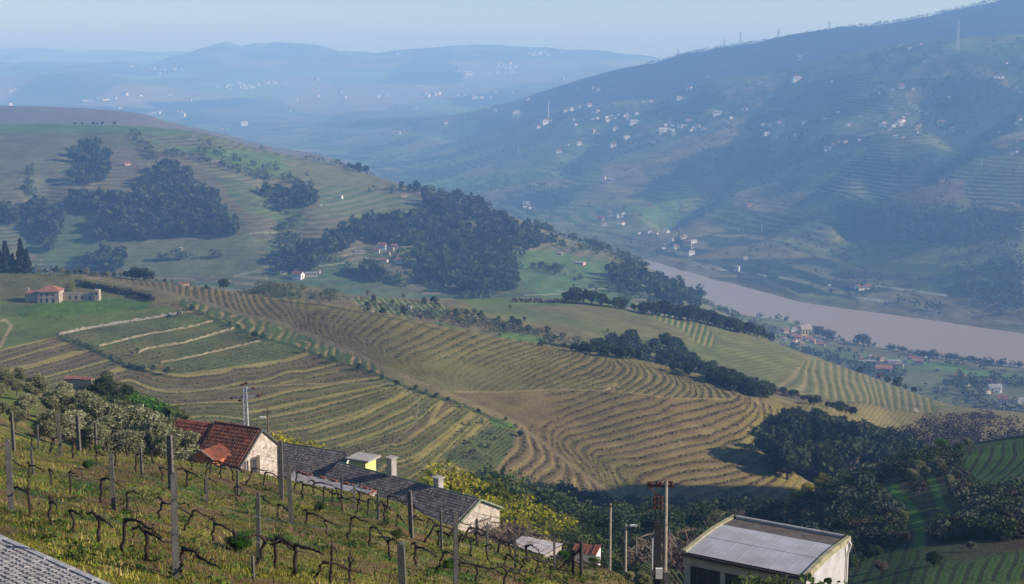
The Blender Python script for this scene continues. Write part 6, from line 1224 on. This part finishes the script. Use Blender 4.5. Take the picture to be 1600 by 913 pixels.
VR = {'nearest the cobbled road': [(46,807),(118,835),(193,864),(228,877),(282,900),(20,797)],
 'in the second row': [(8,736),(46,748),(81,759),(110,771),(159,786),(201,800),(248,812),(288,829),(333,846),(368,862),(398,886),(432,893),(490,910),(545,916)],
 'in the third row': [(22,692),(50,702),(79,708),(114,716),(151,726),(180,730),(213,738),(255,752),(290,762),(321,771),(371,784),(400,796),(434,809),(480,826),(512,835),(543,845),(578,854),(610,872),(650,884),(680,897),(745,914),(780,922)],
 'in the fourth row': [(240,724),(272,730),(300,736),(322,742),(345,748),(366,752),(385,758),(412,762),(440,770),(472,778),(505,787),(520,792),(536,798),(556,802),(575,806),(600,814),(620,824),(642,838),(663,848),(686,856),(710,864),(736,870),(763,876),(788,884),(811,896),(835,900),(860,907)],
 'along the far edge of the slope': [(150,706),(175,711),(200,715),(460,765),(490,773),(560,790),(605,802),(640,815),(668,828),(700,842),(722,848),(748,856),(775,866),(800,872),(825,880),(850,888),(880,896),(905,902)],
 'behind the far left posts': [(70,690),(95,696),(120,700),(140,702)]}
vi = 0; usedv = set()
for rn, L_ in VR.items():
    L_ = sorted(L_); L2 = []
    for q0, q1 in zip(L_, L_[1:]):
        L2.append(q0)
        if q1[0]-q0[0] > 54: L2.append(((q0[0]+q1[0])/2+random.uniform(-5, 5), (q0[1]+q1[1])/2+random.uniform(-1, 2)))
    L_ = sorted(L2+[L_[-1]]); P3 = [place(a, b, 1, kB) for a, b in L_]
    for i, ((a, b), p) in enumerate(zip(L_, P3)):
        q = P3[i+1] if i+1 < len(P3) else p+(p-P3[i-1]); d = q-p; az = math.atan2(d[1], d[0]); pit = math.atan2(d[2], math.hypot(d[0], d[1])); j = vi % len(VP) if i % 3 else (vi*5+2) % len(VP); lb_ = f'gnarled bare vine {rn}, {ordn(i+1)} from the left'; sc_ = random.uniform(.92, 1.22)
        if j in usedv: o = dup(VP[j], p, 0, sc_, lb_, 'bare vines of the foreground')
        else: usedv.add(j); o = VP[j]; o.location = p; o.scale = (sc_,)*3; o['label'] = lb_; o['group'] = 'bare vines of the foreground'
        o.rotation_euler = (0, -max(-.35, min(.2, pit)), az+random.uniform(-.12,.12)); vi += 1
    if len(P3) > 4:
        tw = bpy.data.objects.new('trellis', None); tw.location = [float(c) for c in P3[0]]; COL.objects.link(tw); tag(tw, f'thin training wires {rn}', 'trellis wire', 'training wires of the vineyard')
        for hh in (.58, 1.15):
            w = MB(); w.tube([(p[0]-P3[0][0], p[1]-P3[0][1], p[2]-P3[0][2]+hh) for p in P3], .007, 3); w.obj('wire', M['wire'], tw)

# ---------------------------------------------------------------- cobbled road with its kerb
def groundframe(x, y):
    z = roadz(x, y)-.02; gx = roadz(x+1, y)-roadz(x, y); gy = roadz(x, y+1)-roadz(x, y); nrm = Vector((-gx, -gy, 1)).normalized(); return z, nrm
def yaw_frame(nrm, da):
    xa = Vector((float(dk_[0]), float(dk_[1]), 0)); xa = (Matrix.Rotation(da, 3, 'Z') @ xa); xa = (xa-nrm*xa.dot(nrm)).normalized(); ya = nrm.cross(xa); return Matrix((xa, ya, nrm)).transposed()
M['weed'] = leafmat('weed_leaf', (.035,.07,.012), (.12,.17,.03)); M['cobble'] = leafmat('cobble_stone', (.13,.125,.115), (.34,.33,.31), trans=0); M['kerb'] = solid('kerb_stone', (.30,.30,.29), .9, .3, 6, .5); M['roadbed'] = solid('road_joints', (.10,.10,.07), .95, .4, 8)
roadp = bpy.data.objects.new('road', None); COL.objects.link(roadp); roadp['kind'] = 'structure'
cmesh = []
for s_ in range(6):
    b = MB(); rng = random.Random(s_); w_, l_ = .118, .135; pts_ = []
    b.add([(-w_/2,-l_/2,-.05),(w_/2,-l_/2,-.05),(w_/2,l_/2,-.05),(-w_/2,l_/2,-.05)]+[(sx*w_/2*rng.uniform(.84,.97), sy*l_/2*rng.uniform(.84,.97), .012+rng.uniform(-.004,.004)) for sx, sy in ((-1,-1),(1,-1),(1,1),(-1,1))]+[(sx*w_*.32, sy*l_*.34, .026+rng.uniform(-.004,.008)) for sx, sy in ((-1,-1),(1,-1),(1,1),(-1,1))], [(0,1,5,4),(1,2,6,5),(2,3,7,6),(3,0,4,7),(4,5,9,8),(5,6,10,9),(6,7,11,10),(7,4,8,11),(8,9,10,11)]); o = b.obj('cobblestone', M['cobble'], roadp, False); cmesh.append(o)
cand = []
for i in range(-14, 110):
    for j in range(0, 34):
        q = K0+dk_*(i*.128+random.gauss(0,.006)+(.06 if j % 2 else 0))+nk*(.27+j*.16+random.gauss(0,.006)); z, nrm = groundframe(q[0], q[1]); x_, y_ = PX(q[0], q[1], z)
        if -25 < x_ and y_ < 930: cand.append((y_, q, z, nrm, i))
cand.sort(key=lambda a: -a[0]); inst = 0; allv = []; 
for y_, q, z, nrm, i in cand:
    mt = Matrix.Translation((q[0], q[1], z+.02+random.gauss(0,.004))) @ yaw_frame(nrm, random.gauss(0,.05)).to_4x4(); x_, yy_ = PX(q[0], q[1], z)
    if inst < 300 and yy_ < 916:
        o = cmesh[inst % 6] if inst < 6 else cmesh[inst % 6].copy()
        if inst >= 6: COL.objects.link(o); o.parent = roadp
        o.matrix_world = mt; inst += 1
    else: allv.append((mt, random.randrange(6)))
V = []; F = []
for mt, s_ in allv:
    me = cmesh[s_].data; b = len(V); V += [tuple(mt @ v_.co) for v_ in me.vertices]; F += [tuple(b+k_ for k_ in p_.vertices) for p_ in me.polygons]
if V: tag(mesh('cobblestones', V, F, M['cobble'], roadp), kind='stuff')
for i in range(-3, 20):
    q = K0+dk_*(i*.82)+nk*.12; z, nrm = groundframe(q[0], q[1]); b = MB(); b.box((0,0,0), (.79,.17,.2), taper=.95); o = b.obj('kerbstone', M['kerb'], roadp); o.matrix_world = Matrix.Translation((q[0], q[1], z-.035)) @ yaw_frame(nrm, 0).to_4x4()
# grass and weeds of the foreground slope
rgG = np.random.default_rng(99); gx, gy, gz = [], [], []
ca_, cb_ = np.searchsorted(cols_px, -60), np.searchsorted(cols_px, 1040)
for i in range(ca_, cb_):
    n = 260; yy_ = 1/rgG.uniform(1/88., 1/19.5, n); zz_ = np.interp(yy_, FY[i], FZ[i]); tt_ = TT[i]+rgG.uniform(-.5,.5,n)*(TT[i+1]-TT[i]); gx.append(tt_*yy_); gy.append(yy_); gz.append(zz_)
gx = np.concatenate(gx); gy = np.concatenate(gy); gz = np.concatenate(gz); sx_ = gz/gy; bpx = px_of(gx/gy, sx_); bpy_ = py_of(sx_)
keep = ~((gx-K0[0])*nk[0]+(gy-K0[1])*nk[1] > -.02) | (gy > 45)
edge_y = np.interp(bpx, [-60,0,100,200,300,400,500,600,700,800,900,1040], [66,64,64,62,60,58,56,54,52,51,50,49]); keep &= gy < edge_y+6
soil = fbm(gx, gy, 1.1, 3, 49)+.35*fbm(gx, gy, 4.5, 2, 50); keep &= (soil < .24) | (rgG.random(len(gx)) < .4); gx, gy, gz = gx[keep], gy[keep], gz[keep]; n = len(gx); nA = fbm(gx, gy, 1.3, 4, 41); nB = fbm(gx, gy, 3.8, 3, 42); nC = fbm(gx, gy, .7, 3, 45)
rowd = np.sin((gx*.86+gy*.51)*2*PI/2.6)            # weeds stand taller under the vines
hh = .8*(.05+.07*rgG.random(n)**1.5+.10*np.clip(nC*1.8, 0, 1)*rgG.random(n)+.05*np.clip(nA, 0, 1))*(.75+.30*gy/40)
wd = .011*(.7+gy/38); an = rgG.uniform(0, 2*PI, n); ln = rgG.normal(0, .45, (n, 2))*hh[:, None]
V = np.zeros((n, 3, 3)); V[:, 0] = np.stack([gx-np.cos(an)*wd, gy-np.sin(an)*wd, gz-.02], 1); V[:, 1] = np.stack([gx+np.cos(an)*wd, gy+np.sin(an)*wd, gz-.02], 1); V[:, 2] = np.stack([gx+ln[:, 0], gy+ln[:, 1], gz+hh], 1)
gcol = np.tile(np.array([.145,.17,.026]), (n, 1)); r_ = rgG.random(n)
gm = (nA+.16*rowd+rgG.normal(0,.15,n)) > .02; gcol[gm] = (.055,.135,.018); gm = (nB+rgG.normal(0,.2,n)) > .18; gcol[gm] = (.25,.235,.035); gm = (nC+rgG.normal(0,.16,n)) > .17; gcol[gm] = (.27,.22,.12); gm = (-nB+.6*nC+rgG.normal(0,.14,n)) > .24; gcol[gm] = (.17,.115,.07); gm = r_ > .90; gcol[gm] = (.13,.08,.05); tall = (rgG.random(n) < .03) & (gy > 22); gcol[tall] = (.33,.27,.16); hh[tall] *= 1.9; V[tall, 2, 2] = gz[tall]+hh[tall]; gm = r_ < .06; gcol[gm] = (.09,.20,.03)
gcol *= rgG.uniform(.5, 1.3, (n, 1))*np.array([1, 1, .55])*np.clip(1+1.1*fbm(gx, gy, 1.7, 3, 47), .5, 1.5)[:, None]
m, nt_, b = newmat('grass_blade'); at = N(nt_, 'ShaderNodeAttribute', attribute_name='Col'); L(nt_, at.outputs['Color'], b.inputs['Base Color']); b.inputs['Roughness'].default_value = .8
tr = N(nt_, 'ShaderNodeBsdfTranslucent'); L(nt_, at.outputs['Color'], tr.inputs[0]); mx = N(nt_, 'ShaderNodeMixShader'); mx.inputs[0].default_value = .25; L(nt_, b.outputs[0], mx.inputs[1]); L(nt_, tr.outputs[0], mx.inputs[2]); L(nt_, mx.outputs[0], nt_.nodes['Material Output'].inputs[0])
tag(mesh('grass', V.reshape(-1, 3), np.arange(3*n).reshape(n, 3), m, None, False, None, np.repeat(gcol, 3, 0)), kind='stuff')
print('GRASS', n, 'COBBLES', inst, len(allv))
wp_ = []
rgw = np.random.default_rng(31)
for i in range(230):
    x_ = rgw.uniform(-20, 960); lo = np.interp(x_, [-20,0,200,400,600,800,960], [700,695,720,756,800,870,914]); q = place(x_, rgw.uniform(min(lo, 905), 913), 1, kB)
    if (q[0]-K0[0])*nk[0]+(q[1]-K0[1])*nk[1] > -.1: continue
    m_ = int(rgw.integers(14, 46)); r_w = rgw.uniform(.08, .3); wp_.append(q+np.stack([rgw.normal(0, r_w, m_), rgw.normal(0, r_w, m_), np.abs(rgw.normal(0, r_w*.35, m_))+.03], 1))
wp_ = np.concatenate(wp_); V, F = leaves(wp_, rgw.uniform(.03, .085, len(wp_)), rgw, 1.8); tag(mesh('weeds', V, F, M['weed']), kind='stuff')
wk = 0
for px, b_, h_ in [(378,865,.75),(366,860,.55),(140,735,.5),(620,845,.5),(705,895,.55),(500,800,.45),(880,880,.6),(930,890,.6),(150,690,.4)]:
    p = place(px, b_, 1, kB); put_tree('bigg' if wk % 2 == 0 else 'bush', p, h_, f'low leafy weed clump among the vines, {ordn(wk+1)} one', 'weed clumps among the vines'); wk += 1
for i, o in enumerate(sorted([o for o in COL.objects if o.get('group') == 'weed clumps among the vines'], key=lambda o: PX(*o.location)[0])): o['label'] = f'leafy green weed clump among the vines, {ordn(i+1)} from the left'; o['category'] = 'weed'
for o in COL.objects:
    if o.parent is None and (o.name.startswith('green_bush') or o.name.startswith('bare_bush')): o['category'] = 'bush'
#END4
for k_, e in list(PROTO.items()):
    if k_ not in used:
        for c in list(e.children): bpy.data.objects.remove(c)
        bpy.data.objects.remove(e)
